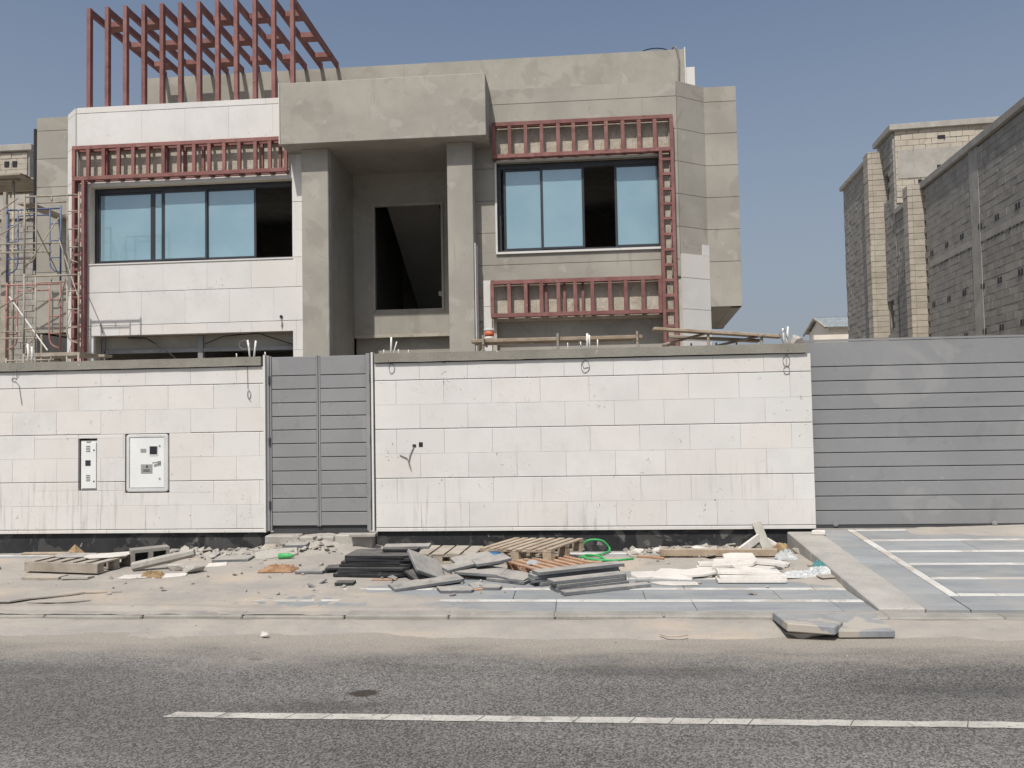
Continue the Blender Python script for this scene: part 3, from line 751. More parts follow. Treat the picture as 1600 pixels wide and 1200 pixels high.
hp(MB().prism([(-10.2, 15.08), (-9.87, 14.77), (-5.46, 14.77), (-5.46, 15.0), (-9.8, 15.0), (-10.1, 15.3)], 8.06, 8.085), 'parapet_cap', 'stone')
# left wing
hp(wallgrid((-10.98, 15.16), (-10.18, 15.16), 3.6, 8.05, .2), 'wing_wall', 'mortar')
wz = [8.08, 7.8, 7.21, 6.62, 6.03, 5.44, 4.85, 4.26, 3.6]
pieces(H, 'render_panel', 'plaster', (-10.98, 15.16), (-10.19, 15.16), .04, [(wz[i+1], wz[i], 1, 0) for i in range(8)], lambda r: [], [], groove=.006, jit=0)
hp(wallgrid((-10.98, 23), (-10.98, 15.13), 3.6, 8.06, .2), 'wing_side', 'plaster')
hp(MB().box(-10.97, -9.9, 15.2, 23, 3.6, 3.75), 'wing_soffit', 'plaster')
hp(MB().box(-11.035, -10.985, 15.10, 15.14, 4.9, 7.85), 'edge_strip', 'black')
hp(wallgrid((-10.2, 23), (-10.2, 15.3), Z0, 3.6, .2), 'side_wall', 'plaster')

# entrance: canopy, columns, porch
hp(MB().box(-5.455, -1.53, 14.20, 16.4, 6.945, 8.125), 'entrance_canopy', 'plaster', bevel=.01)
hp(MB().box(-5.475, -5.458, 14.19, 14.76, 6.96, 8.13), 'stone_edge', 'stone')
hp(MB().box(-5.15, -4.63, 14.50, 16.2, Z0, 6.943), 'column', 'plaster', bevel=.008)
hp(MB().box(-4.675, -4.625, 14.515, 14.60, Z0, 6.942).box(-4.66, -4.612, 14.60, 14.66, Z0, 6.942), 'corner_bead', 'band')
hp(MB().box(-2.32, -1.835, 14.50, 15.1, Z0, 6.943), 'column', 'plaster', bevel=.008)
hp(MB().box(-5.168, -5.152, 14.56, 14.76, Z0, 6.9), 'stone_edge', 'stone')
hp(MB().box(-1.833, -1.808, 14.55, 14.93, Z0, 5.02), 'stone_edge', 'stone')
DO = (-4.20, -2.70, 4.03, 6.29)
hp(wallgrid((-4.63, 16.2), (-1.80, 16.2), 3.5, 6.944, .25, [rel(DO, -4.63)]), 'porch_back_wall', 'plaster')
for a in ((-4.21, -4.16, 4.0, 6.29), (-2.735, -2.69, 4.0, 6.29), (-4.16, -2.735, 6.235, 6.285)):
    hp(MB().box(a[0], a[1], 16.17, 16.24, a[2], a[3]), 'opening_trim', 'band')
hp(wallgrid((-4.63, 16.36), (-1.80, 16.36), Z0, 3.5, .2), 'porch_lower_wall', 'plaster')
hp(MB().box(-4.62, -1.85, 16.19, 16.37, 3.44, 3.5), 'porch_beam_stain', 'raw')
hp(wallgrid((-1.95, 15.1), (-1.95, 16.2), Z0, 6.943, .1), 'porch_side_wall', 'plaster')

# right bay
RY = 14.98; rx0 = -1.84; rx1 = 2.06
RW = (-1.42, 1.75, 4.90, 6.66); RG = (-1.47, 1.75, .5, 3.57)
hp(wallgrid((rx0, RY), (rx1, RY), Z0, 8.06, .28, [rel(RW, rx0), rel(RG, rx0)]), 'bay_wall', 'raw')
rz = [8.10, 7.80, 7.17, 6.54, 5.91, 5.28, 4.65, 4.02, 3.57]
TU = (-1.50, 2.1, 6.69, 7.40); TD = (-1.56, 2.1, 3.55, 4.33); RV = (1.70, 1.93, 3.55, 7.4); WS = (-1.72, -1.5, 3.0, 4.36)
pieces(H, 'render_panel', 'plaster', (rx0, RY), (rx1, RY), .04, [(rz[i+1], rz[i], 1, 0) for i in range(8)], lambda r: [], [rel(RW, rx0), rel((-1.48, 1.90, 6.70, 7.40), rx0), rel(TD, rx0), rel(WS, rx0), rel((1.715, 1.90, 4.3, 6.75), rx0)], groove=.006, jit=0)
pieces(H, 'cladding_slab', 'stone', (-1.72, RY), (-1.56, RY), .05, [(3.85, 4.36, 1, 0), (3.3, 3.85, 1, 0), (2.5, 3.3, 0, 0), (Z0, 2.5, 0, 0)], lambda r: [], [], groove=.004)
hp(wallgrid((-1.5, 15.15), (1.8, 15.15), Z0, 3.57, .1), 'recess_wall', 'plaster')
# right chamfer and wing
ca, cb = (rx1, RY), (2.64, 15.37)
hp(wallgrid(ca, cb, Z0, 8.06, .2), 'chamfer_wall', 'mortar')
CL = math.hypot(cb[0]-ca[0], cb[1]-ca[1])
pieces(H, 'render_panel', 'plaster', ca, cb, .04, [(rz[i+1], rz[i], 1, 0) for i in range(8)], lambda r: [], [(0, CL, Z0, 4.76), (CL-.17, CL, 4.7, 4.97)], groove=.006, jit=0)
pieces(H, 'cladding_slab', 'stone', ca, cb, .06, [(4.30, 4.76, 1, 0), (3.70, 4.30, 1, 0), (3.1, 3.70, 1, 0), (2.4, 3.1, 0, 0), (Z0, 2.4, 0, 0)], lambda r: [], [], groove=.006)
pieces(H, 'cladding_slab', 'stone', (cb[0]-.14, cb[1]-.095), cb, .06, [(4.76, 4.97, 0, 0)], lambda r: [], [], groove=.004)
hp(wallgrid(cb, (3.27, 15.37), 3.78, 8.06, .2), 'wing_wall', 'mortar')
pieces(H, 'render_panel', 'plaster', cb, (3.27, 15.37), .04, [(rz[i+1], rz[i], 1, 0) for i in range(6)] + [(3.78, rz[6], 0, 0)], lambda r: [], [], groove=.006, jit=0)
hp(wallgrid((3.27, 15.34), (3.67, 19.5), 3.78, 8.06, .2), 'wing_side', 'plaster')
hp(wallgrid((3.67, 19.5), (2.5, 19.5), 3.78, 8.06, .2), 'wing_side', 'plaster')
hp(MB().prism([(2.60, 15.36), (3.26, 15.36), (3.66, 19.48), (2.60, 19.48)], 3.785, 3.9), 'wing_soffit', 'plaster')
hp(wallgrid((2.64, 15.37), (2.70, 22.9), Z0, 3.782, .2), 'ground_wall', 'stone')
hp(wallgrid((2.66, 19.5), (2.66, 22.9), 3.782, 8.06, .2), 'side_wall', 'plaster')
# roof, floors, inner walls
roofpoly = [(-10.9, 15.3), (-10.15, 15.3), (-9.8, 14.95), (-5.3, 14.95), (-5.3, 15.2), (-1.8, 15.2), (2.0, 15.15), (2.6, 15.5), (3.1, 15.5), (3.4, 19.3), (2.6, 19.4), (2.6, 22.9), (-10.9, 22.9)]
hp(MB().prism(roofpoly, 7.62, 7.86), 'roof_slab', 'concrete')
hp(MB().prism([(-9.8, 15.11), (-5.2, 15.11), (-5.2, 16.46), (-1.8, 16.46), (-1.8, 15.27), (2.0, 15.27), (2.6, 15.6), (2.6, 22.8), (-9.8, 22.8)], 3.75, 4.0), 'floor_slab', 'plaster_dark')
hp(wallgrid((2.7, 22.9), (-10.9, 22.9), Z0, 7.6, .2, [(1.5, 3.5, 5.0, 6.6), (9.5, 12.5, 5.0, 6.6), (9.5, 12.5, 1, 3)]), 'back_wall', 'plaster')  # unseen rear openings added to let skylight into the rooms
for x in (-5.16, -1.78): hp(MB().box(x, x+.15, 16.5, 22.9, 4.0, 7.6).box(x, x+.15, 16.5, 22.9, Z0, 3.75), 'partition', 'plaster_dark')
hp(MB().add([(-4.2, 16.9, 6.9), (-4.2, 22.5, 3.9), (-3.0, 22.5, 3.9), (-3.0, 16.9, 6.9), (-4.2, 16.9, 7.1), (-4.2, 22.5, 4.1), (-3.0, 22.5, 4.1), (-3.0, 16.9, 7.1)],
            [(3, 2, 1, 0), (4, 5, 6, 7), (0, 1, 5, 4), (2, 3, 7, 6), (1, 2, 6, 5), (3, 0, 4, 7)]), 'stair_flight', 'plaster_dark')
hp(MB().box(-2.93, -2.79, 16.9, 16.95, 4.4, 4.5), 'junction_box', 'cabinet_frame')
# roof parapet behind
par = hp(wallgrid((-10.16, 17.8), (2.66, 17.8), 7.86, 10.04, .2), 'roof_parapet', 'plaster')
hp(wallgrid((2.66, 18.0), (2.66, 22.8), 7.86, 10.04, .2), 'roof_parapet_side', 'plaster')
hp(wallgrid((-10.16, 22.8), (-10.16, 18.0), 7.86, 10.04, .2), 'roof_parapet_side', 'plaster')
hp(MB().box(2.665, 2.69, 17.79, 18.6, 8.9, 10.08), 'stone_edge', 'stone')
hp(MB().box(2.69, 2.90, 17.86, 18.5, 9.1, 9.64), 'cladding_slab', 'stone')
hp(MB().tube([(2.02+.33*math.cos(R(a)), 17.9, 10.02+.12*math.sin(R(a))) for a in range(160, 20, -14)], .012, 6), 'cable', 'black')
hp(MB().tube([(2.38, 17.95, 10.05), (2.44, 17.85, 10.13), (2.50, 17.77, 10.05), (2.54, 17.76, 9.8), (2.53, 17.75, 9.5), (2.52, 17.76, 9.2)], .02, 7), 'cable', 'wire')

# windows
def window(x0, x1, z0, z1, y, sashes, label):
    fr = hp(MB().box(x0, x0+.06, y, y+.1, z0, z1).box(x1-.06, x1, y, y+.1, z0, z1).box(x0+.06, x1-.06, y, y+.1, z1-.09, z1).box(x0+.06, x1-.06, y, y+.1, z0, z0+.045), 'window', 'alu')
    fr['label'] = label
    for (a, b, dy) in sashes:
        zb, zt = z0+.047, z1-.092
        s = MB().box(a, a+.045, y-dy+.02, y-dy+.055, zb, zt).box(b-.045, b, y-dy+.02, y-dy+.055, zb, zt).box(a+.045, b-.045, y-dy+.02, y-dy+.055, zb, zb+.035).box(a+.045, b-.045, y-dy+.02, y-dy+.055, zt-.04, zt)
        s.build('sash', 'alu', fr)
        MB().box(a+.044, b-.044, y-dy+.034, y-dy+.042, zb+.034, zt-.039).build('pane', 'film', fr)
    return fr
window(-9.59, -5.44, 4.925, 6.47, 14.93, [(-9.535, -8.385, 0), (-8.385, -8.155, -.0), (-8.17, -7.235, .03), (-7.275, -6.24, 0)], 'dark framed sliding window with blue film panes, its right end open')
window(-1.41, 1.74, 4.915, 6.645, 15.06, [(-1.30, -.535, 0), (-.575, .27, .03), (.86, 1.735, 0)], 'dark framed sliding window with blue film panes and an open gap')
hp(MB().box(-1.45, 1.78, 14.90, 15.0, 4.86, 4.90), 'window_sill', 'stone')
hp(MB().box(-1.455, -1.42, 14.915, 15.0, 4.90, 6.69).box(1.75, 1.775, 14.915, 15.0, 4.90, 6.69).box(-1.455, 1.775, 14.915, 15.0, 6.66, 6.69), 'window_reveal', 'stone')
hp(MB().box(-9.62, -5.42, 14.735, 14.9, 4.885, 4.912), 'window_sill', 'stone')
hp(MB().box(-9.60, -9.585, 14.76, 14.92, 4.92, 6.48).box(-9.60, -5.43, 14.76, 14.92, 6.472, 6.486), 'window_reveal', 'cream')
# ground-floor opening of the left bay: steel frame, lintel panel
gf = hp(MB().box(-9.44, -5.44, 15.0, 15.08, 3.13, 3.20).box(-7.47, -7.37, 14.99, 15.09, 1.3, 3.46).box(-9.48, -9.42, 15.0, 15.08, 1.3, 3.46), 'window_frame', 'grey_steel')
hp(MB().box(-9.45, -5.43, 15.04, 15.07, 3.20, 3.46), 'lintel_panel', 'plaster')
hp(MB().tube([(-8.9, 14.97, 3.44), (-8.5, 14.9, 3.42), (-8.1, 14.85, 3.2), (-7.75, 14.8, 2.92), (-7.5, 14.8, 2.88)], .012, 6).tube([(-7.3, 14.95, 3.28), (-6.9, 14.92, 3.42), (-6.2, 14.92, 3.46), (-5.5, 14.95, 3.22)], .010, 6), 'cable', 'black')
hp(MB().tube([(-9.35, 14.74, 3.70), (-9.32, 14.72, 3.60), (-9.29, 14.73, 3.50)], .01, 6), 'cable', 'wire')
hp(MB().tube([(-5.66, 14.74, 3.72), (-5.64, 14.72, 3.62), (-5.65, 14.73, 3.54)], .01, 6), 'cable', 'wire')
hp(MB().lathe([(.03, 0), (.03, .02)], 10), 'duct_hole', 'black', loc=Vector((-5.66, 14.748, 3.75))-wloc(H), rot=(R(90), 0, 0))

# ------------------------------------------------------------------ roof pergola
P = thing('roof_pergola', 'red steel pergola of tall posts and sloping beams on the left roof', 'pergola', (-7.5, 16, 8.05))
px = [-9.66+.3845*i for i in range(12)]
for i, x in enumerate(px):
    zt = 10.17
    MB().box(x-.04, x+.04, 14.80, 14.90, 7.86, zt).build('post', 'red', P, bevel=.004)
    MB().box(x-.038, x+.038, 14.902, 17.80, zt-.135, zt-.005).build('beam', 'red', P, bevel=.004)
for i in range(0, 12, 2):
    for y in (15.35, 16.25, 17.2):
        MB().box(px[i]+.039, px[i+1]-.039, y, y+.24, 10.17-.13, 10.17-.02).build('cross_piece', 'red', P)

# ------------------------------------------------------------------ window trellises
def trellis_panel(root, x0, x1, z0, z1, n, yf, yb, rear=(), rail=.075):
    MB().box(x0, x1, yf, yf+.06, z1-rail, z1).build('top_rail', 'red', root, bevel=.003)
    MB().box(x0, x1, yf, yf+.06, z0, z0+rail).build('bottom_rail', 'red', root, bevel=.003)
    MB().box(x0+.02, x1-.02, yb-.05, yb-.004, z1-rail, z1-.01).build('back_rail', 'red', root)
    MB().box(x0+.02, x1-.02, yb-.05, yb-.004, z0+.005, z0+rail-.01).build('back_rail', 'red', root)
    for k in range(n+1):
        x = x0+.03 + (x1-x0-.06)*k/n + (rnd.uniform(-.012, .012) if 0 < k < n else 0)
        MB().box(x-.035, x+.035, yf+.002, yf+.058, z0+rail, z1-rail).build('bar', 'red', root, bevel=.003)
        for z in (z0-.012, z1-.055):
            MB().box(x-.025, x+.025, yf+.06, yb-.05, z, z+.045).build('stub', 'red', root)
    for x in rear: MB().box(x-.025, x+.025, yb-.046, yb-.006, z0+rail, z1-rail).build('rear_bar', 'red', root)
def trellis_ladder(root, x0, x1, z0, z1, yf, yb, step):
    for x in (x0, x1-.06):
        MB().box(x, x+.06, yf+.004, yf+.062, z0, z1).build('stile', 'red', root, bevel=.003)
        MB().box(x+.005, x+.05, yb-.05, yb-.005, z0, z1).build('rear_stile', 'red', root)
    z = z0+.15
    while z < z1-.1:
        MB().box(x0+.06, x1-.06, yf+.006, yf+.055, z, z+.05).build('rung', 'red', root)
        for x in (x0+.008, x1-.05): MB().box(x, x+.04, yf+.064, yb-.05, z, z+.045).build('stub', 'red', root)
        z += step*rnd.uniform(.96, 1.04)
TLr = thing('window_trellis', 'red steel trellis over and beside the left upper window on the white bay', 'trellis', (-7.7, 14.6, 2.2), 'steel trellises framing the upper windows')
trellis_panel(TLr, -9.88, -5.48, 6.575, 7.27, 14, 14.62, 14.82, rear=(-9.25, -8.0, -7.63, -7.25, -6.05, -5.68))
trellis_ladder(TLr, -9.88, -9.62, .3, 6.57, 14.615, 14.75, .29)
TRr = thing('window_trellis', 'red steel trellis above, beside and below the right upper window on the grey bay', 'trellis', (.2, 14.7, 2.2), 'steel trellises framing the upper windows')
trellis_panel(TRr, -1.48, 1.97, 6.70, 7.40, 11, 14.79, 14.94)
trellis_ladder(TRr, 1.69, 1.965, .3, 6.69, 14.755, 14.94, .29)
trellis_panel(TRr, -1.56, 1.685, 3.62, 4.33, 10, 14.79, 14.94, rear=(-1.2, -.85, -.5, -.15, .2))

# ------------------------------------------------------------------ scaffolding at the left corner
def frame_mesh(x0, x1, y, z0, z1):
    m = MB(); r = .0175
    for x in (x0, x1): m.tube([(x, y, z0), (x, y, z1+.03)], r, 8)
    m.tube([(x0, y, z1-.02), (x1, y, z1-.02)], r, 8)
    m.tube([(x0+.22, y, z1-.14), (x1-.22, y, z1-.14)], r*.75, 6)
    m.tube([((x0+x1)/2, y, z1-.14), ((x0+x1)/2, y, z1-.02)], r*.7, 6)
    for x, s in ((x0, 1), (x1, -1)):
        xi = x + s*.22
        m.tube([(xi, y, z1-.02), (xi, y, z0+.36), (xi-s*.03, y, z0+.26), (xi-s*.10, y, z0+.20), (x, y, z0+.16)], r*.8, 8)
        for k in range(3): m.tube([(x, y, z0+.45+.33*k), (xi, y, z0+.45+.33*k)], r*.65, 6)
    return m
def scaffold(label, x0, x1, ys, mats, nlev=4, top=5.91, h=1.46):
    s = thing('scaffold_tower', label, 'scaffold', ((x0+x1)/2, sum(ys)/len(ys), Z0), 'scaffold towers by the white bay')
    for yi, y in enumerate(ys):
        for k in range(nlev):
            z1 = top - k*h; z0 = max(Z0, z1-h+.035)
            frame_mesh(x0, x1, y, z0, z1).build('frame', mats[k % len(mats)], s, smooth=True)
    for k in range(nlev-1):
        z1 = top-k*h
        for x in (x0, x1):
            if len(ys) > 1: MB().tube([(x, ys[0], z1-.25), (x, ys[-1], z1-h+.2)], .012, 6).tube([(x+.01, ys[0], z1-h+.2), (x+.01, ys[-1], z1-.25)], .012, 6).build('cross_brace', 'scaf_beige', s)
    return s
sA = scaffold('dusty beige scaffold tower standing in front of the white bay corner', -9.92, -8.88, (13.35,), ['scaf_beige'])
for k, (a, b) in enumerate(((-9.9, -8.95), (-9.95, -9.0), (-9.85, -8.9))):
    MB().box(a-.05, b+.1, 13.40+.3*k, 13.66+.3*k, 2.99, 3.035).build('plank', 'wood_grey', sA, bevel=.004)
sB = scaffold('scaffold tower with blue upper frame and red lower frame beside the grey side wing', -10.87, -9.80+.02, (14.15,), ['scaf_blue', 'scaf_red', 'scaf_beige', 'scaf_beige'])
MB().box(-10.52, -10.27, 13.95, 15.10, 5.942, 5.987).build('plank', 'wood_grey', sB, bevel=.004)
MB().tube([(-10.78, 14.1, 4.2), (-10.0, 14.1, 3.15)], .013, 6).build('cross_brace', 'pvc', sB)
MB().tube([(-9.8, 14.12, 5.7), (-9.92, 13.38, 4.6)], .011, 6).tube([(-9.8, 14.12, 4.6), (-9.92, 13.38, 5.7)], .011, 6).tube([(-9.8, 14.12, 5.3), (-8.9, 13.38, 4.0)], .011, 6).tube([(-9.8, 14.12, 4.0), (-8.9, 13.38, 5.2)], .011, 6).build('cross_brace', 'scaf_beige', sB)
for z in (5.25, 5.08, 3.55, 3.42): MB().tube([(-12.6, 14.12, z), (-9.95 if z > 4 else -10.2, 14.12, z-.03)], .016, 6).build('ledger', 'scaf_beige', sB)
for (a, b, c, d) in ((-12.3, 5.0, -10.6, 6.1), (-12.4, 3.2, -10.2, 4.4), (-12.5, 4.6, -10.4, 5.7)): MB().tube([(a, 14.08, b), (c, 14.08, d)], .013, 6).build('cross_brace', 'scaf_beige', sB)
sC = thing('scaffold_tower', 'tall plank-topped scaffold at the left edge behind the blue frame', 'scaffold', (-12.2, 15.6, Z0), 'scaffold towers by the white bay')
for x in (-12.75, -11.62):
    for y in (15.3, 16.2): MB().tube([(x, y, Z0), (x, y, 6.95)], .028, 8).build('standard', 'scaf_beige', sC, smooth=True)
for y in (15.3, 16.2): MB().tube([(-13.2, y, 6.86), (-11.5, y, 6.86)], .024, 8).tube([(-13.2, y, 5.4), (-11.5, y, 5.4)], .024, 8).build('ledger', 'scaf_beige', sC)
for k in range(4): MB().box(-13.4, -11.28+.08*(k % 2), 15.05+.33*k, 15.36+.33*k, 6.885, 6.93).build('plank', 'wood_grey', sC, bevel=.004)
MB().box(-11.34, -11.24, 14.6, 14.7, Z0, 6.0).box(-11.32, -11.26, 14.62, 14.68, 6.0, 6.4).build('prop', 'wood_grey', sC)

# plank platforms behind the long wall
def trestle(root, x, y, z, mat='scaf_beige', spread=.28, tall=.12):
    MB().tube([(x, y, Z0), (x, y, z+tall)], .022, 8).build('upright', mat, root)
    for s in (-1, 1): MB().tube([(x, y, z-.12), (x+s*spread, y+.02, z-.38), (x+s*spread, y+.02, Z0)], .014, 6).build('strut', mat, root)
pa = thing('plank_platform', 'long timber plank on steel trestles below the lower trellis of the grey bay', 'scaffold', (-.3, 13.2, Z0), 'plank platforms behind the long wall')
MB().box(-1.75, 1.16, 13.22, 13.45, 3.0, 3.06).build('plank', 'wood', pa, bevel=.006)
MB().box(-1.72, 1.02, 13.48, 13.70, 2.99, 3.045).build('plank', 'wood_grey', pa, bevel=.006)
for x in (-1.53, -.26, 1.07): trestle(pa, x, 13.18, 3.0)
for x in (-1.53, 1.07): MB().tube([(x, 13.15, 2.975), (x, 13.75, 2.975)], .02, 6).build('ledger', 'scaf_beige', pa)
pb = thing('plank_platform', 'sagging timber planks on trestles reaching past the right corner of the villa', 'scaffold', (2.2, 12.6, Z0), 'plank platforms behind the long wall')
def sag(a, b, wid, mat):
    a, b = Vector(a), Vector(b); MB().bar(a, b, wid, .045).build('plank', mat, pb, bevel=.005)
sag((1.26, 12.45, 3.07), (3.24, 12.5, 2.90), .22, 'wood')
sag((1.55, 12.75, 2.97), (2.95, 12.7, 2.86), .2, 'wood_grey')
for x, z in ((2.11, 2.99), (2.93, 2.92)): trestle(pb, x, 12.42, z-.05, spread=.2, tall=.06)
MB().tube([(1.45, 12.9, 2.85), (2.15, 12.35, 2.99)], .02, 6).tube([(2.25, 12.9, 2.80), (2.95, 12.35, 2.92)], .02, 6).build('ledger', 'scaf_beige', pb)
for x in (1.9, 2.3, 2.62): MB().tube([(x, 12.8, Z0), (x, 12.8, 2.86)], .014, 6).build('upright', 'scaf_beige', pb)
bk = thing('paint_bucket', 'white bucket with an orange printed band standing on the plank left end', 'bucket', (-1.44, 13.34, 3.061))
MB().lathe([(.068, 0), (.078, .045)], 18, (-1.44, 13.34, 3.061)).build('base_band', 'bucket', bk, smooth=True)
MB().lathe([(.0785, .045), (.086, .135)], 18, (-1.44, 13.34, 3.061)).build('printed_band', 'orange', bk, smooth=True)
MB().lathe([(.087, .135), (.089, .15), (.097, .152), (.097, .18), (.08, .185)], 18, (-1.44, 13.34, 3.061)).build('lid', 'bucket', bk, smooth=False)

# ------------------------------------------------------------------ neighbouring block building on the right
NB = thing('block_building', 'unfinished grey concrete-block building with tan pilasters on the right', 'building', (11.25, 25.6, 0), rz=R(-4.8))
RB = Matrix.Rotation(R(-4.8), 4, 'Z')
def nb(m, name, mat, **k): return m.build(name, mat, NB, loc=(0, 0, 0), **k)
# local axes: y runs along the side wall away from the street, x into the building
nb(MB().box(0, 8, -13.5, 0, 0, 8.72), 'wall', 'mortar')
nb(MB().box(-.14, 8.1, -13.6, .10, 8.72, 8.92), 'roof_edge', 'concrete', bevel=.01)
nb(MB().box(-.1, 8, .05, 2.35, 0, 8.5), 'wall', 'mortar')
nb(MB().box(-.22, 8, .43, 2.36, 8.5, 8.65), 'roof_edge', 'concrete')
nb(wallgrid((-.1, 4.2), (-.1, 2.42), 0, 11.45, .2, [(.55, 1.1, 9.2, 10.2), (.7, 1.1, 4.6, 5.6)]), 'wall', 'mortar')
nb(MB().box(.11, 5.5, 2.425, 4.1, 0, 11.44), 'tower', 'mortar')
nb(MB().box(-.28, 5.7, 2.25, 4.3, 11.45, 11.65), 'roof_edge', 'concrete', bevel=.01)
nb(MB().box(-.4, 6, 4.22, 8.0, 0, 10.95), 'wall', 'mortar')
nb(MB().box(-.56, 6, 4.31, 8.15, 10.95, 11.12), 'roof_edge', 'concrete', bevel=.01)
# blocks: nearest courses one by one, the far ones joined
bme = MB().box(-.052, 0, .004, .396, .004, .196)
proto = nb(bme, 'block', 'block', bevel=.004)
cand = []
for r in range(43):
    for c in range(34):
        y = -.42 - .4*c - (.2 if r % 2 else 0)
        cand.append((y, .06+.2*r))
vis = [q for q in cand if -7.3 < q[0] and q[1] > 2.9]
vis.sort(key=lambda q: q[0]); near = set(vis[:290])
far = MB(); vents = {(-5, 6.66)}
first = True
for (y, z) in cand:
    if z+.2 > 8.73: continue
    # vent holes: leave a few half blocks out
    if (round(z/.2) in (25, 17, 31) and rnd.random() < .0): continue
    dx = rnd.uniform(-.004, .004)
    if (y, z) in near:
        if first: o = proto; first = False
        else: o = proto.copy(); COL.objects.link(o)
        o.location = (dx, y, z)
    else: far.box(-.052+dx, dx, y+.004, y+.396, z+.004, z+.196)
def wall_blocks(m, x, y0, y1, z0, z1, axis='y', bl=.4, holes=()):
    z = z0; r = 0
    while z < z1-.05:
        a = y0 - (bl/2 if r % 2 else 0)
        while a < y1-.02:
            s, e = max(a, y0), min(a+bl, y1); zz = min(z+.2, z1)
            if e-s > .05 and not any(h[0] < e and h[1] > s and h[2] < zz and h[3] > z for h in holes):
                d = rnd.uniform(-.01, .01)
                if axis == 'y': m.box(x-.05+d, x, s+.006, e-.006, z+.006, zz-.006)
                else: m.box(s+.006, e-.006, x-.05+d, x, z+.006, zz-.006)
            a += bl
        z += .2; r += 1
wall_blocks(far, -.1, .5, 2.35, 2.6, 8.5)
wall_blocks(far, -.4, 4.23, 7.98, 2.6, 10.95)
wall_blocks(far, -.1, 2.42, 4.2, 2.6, 11.4, holes=[(3.1, 3.65, 9.2, 10.2), (3.1, 3.5, 4.6, 5.6)])
tag(nb(far, 'far_blocks', 'block'), kind='stuff')
tw = MB(); wall_blocks(tw, 2.42, -.09, 5.5, 8.9, 11.45, axis='x', holes=())
tag(nb(tw, 'tower_blocks', 'block_tan'), kind='stuff')
# pilasters: one block per course
for (x0, x1, y0, y1, zt) in ((-.52, .12, -.02, .42, 8.85), (-.66, .02, 3.62, 4.2, 11.15)):
    nb(MB().box(x0+.02, x1-.01, y0+.02, y1, 0, zt-.02), 'pilaster_core', 'mortar')
    z = 2.7
    while z < zt-.05:
        e = min(z+.2, zt); j = rnd.uniform(-.008, .008)
        nb(MB().box(x0+j, x0+.15, y0+j, y1, z+.006, e-.005), 'pilaster_block', 'block_tan', bevel=.005)
        nb(MB().box(x0+.155, x1, y0+j*.6, y0+.2, z+.006, e-.005), 'pilaster_block', 'block_tan', bevel=.005)
        z += .2
# paired black boxes for put-log hole shade and stains of mortar on the side wall
for y in (-6.3, -5.2, -4.2, -3.0, -1.9, -.7):
    for z in (6.46+.0, 4.86, 3.66):
        if rnd.random() < .85:
            for d in (0, .14): nb(MB().box(-.066, -.04, y+d, y+d+.07, z+.01, z+.15), 'vent_hole_shade', 'black')
for (a, b) in ((.62, 9.55), (1.3, 11.05), (1.42, 11.05), (2.7, 11.05), (2.82, 11.05), (1.25, 10.02), (1.25, 9.42), (1.42, 9.42), (2.75, 10.05), (2.95, 10.05)):
    nb(MB().box(a, a+.13, 2.352, 2.39, b, b+.13), 'vent_hole_shade', 'black')  # black boxes stand for the shade in uncut tower holes
sl_ = MB(); y = -7.4
while y < -.6:
    if rnd.random() < .8: sl_.box(-.064, -.04, y, y+rnd.uniform(.06, .14), 6.075, 6.105)
    y += .2
tag(nb(sl_, 'joint_gaps', 'black'), kind='stuff')
tp = MB().box(-.02, 2.2, 2.353, 2.40, 9.75, 10.75); nb(tp, 'smeared_render', 'concrete')
nb(MB().box(-.06, -.02, -13.5, -.42, 6.12, 6.30), 'ring_beam', 'concrete')
nb(MB().box(-.065, -.02, -4.1, -3.55, 3.0, 8.7), 'cast_column', 'concrete')

# ------------------------------------------------------------------ distant cream house on the right
fh = thing('distant_house', 'small cream house with grey tiled roof seen over the wall by the block building', 'house', (16, 46, 0))
MB().box(14.3, 20, 45, 48.6, 0, 6.42).build('wall', 'cream', fh)
MB().add([(14.29, 45, 6.3), (14.29, 48.6, 6.3), (14.29, 46.8, 7.0), (19.9, 45, 6.3), (19.9, 48.6, 6.3), (19.9, 46.8, 7.0)], [(0, 2, 1), (3, 4, 5), (0, 3, 5, 2), (1, 2, 5, 4)]).build('gable', 'cream', fh)
roof = MB(); n = 29
for k in range(n):
    xa = 14.05 + k*.2
    for s_ in (1, -1):
        for j in range(4):
            ya, yb = 46.8-s_*(2.1-j*.525), 46.8-s_*(2.1-(j+1)*.525-.03); za, zb = 6.32+j*.19, 6.32+(j+1)*.19+.01
            roof.add([(xa, ya, za+.02), (xa+.1, ya, za+.09), (xa+.2, ya, za+.02), (xa, yb, zb), (xa+.1, yb, zb+.07), (xa+.2, yb, zb)], [(0, 1, 4, 3), (1, 2, 5, 4), (0, 2, 1)])
roof.build('roof_tiles', 'roof_tile', fh)['kind'] = 'stuff'
MB().add([(14.02, 44.65, 6.22), (14.02, 46.8, 7.0), (14.02, 48.95, 6.22), (14.02, 44.65, 6.34), (14.02, 46.8, 7.12), (14.02, 48.95, 6.34),
          (14.1, 44.65, 6.22), (14.1, 46.8, 7.0), (14.1, 48.95, 6.22), (14.1, 44.65, 6.34), (14.1, 46.8, 7.12), (14.1, 48.95, 6.34)],
         [(0, 1, 4, 3), (1, 2, 5, 4), (6, 9, 10, 7), (7, 10, 11, 8), (3, 4, 10, 9), (4, 5, 11, 10), (0, 6, 7, 1), (1, 7, 8, 2)]).build('verge_board', 'wood_grey', fh)
lw = MB().box(12.6, 16.5, 42, 42.3, 0, 5.66).build('parapet_wall', 'cream'); tag(lw, 'low cream parapet wall in front of the distant house', 'wall')

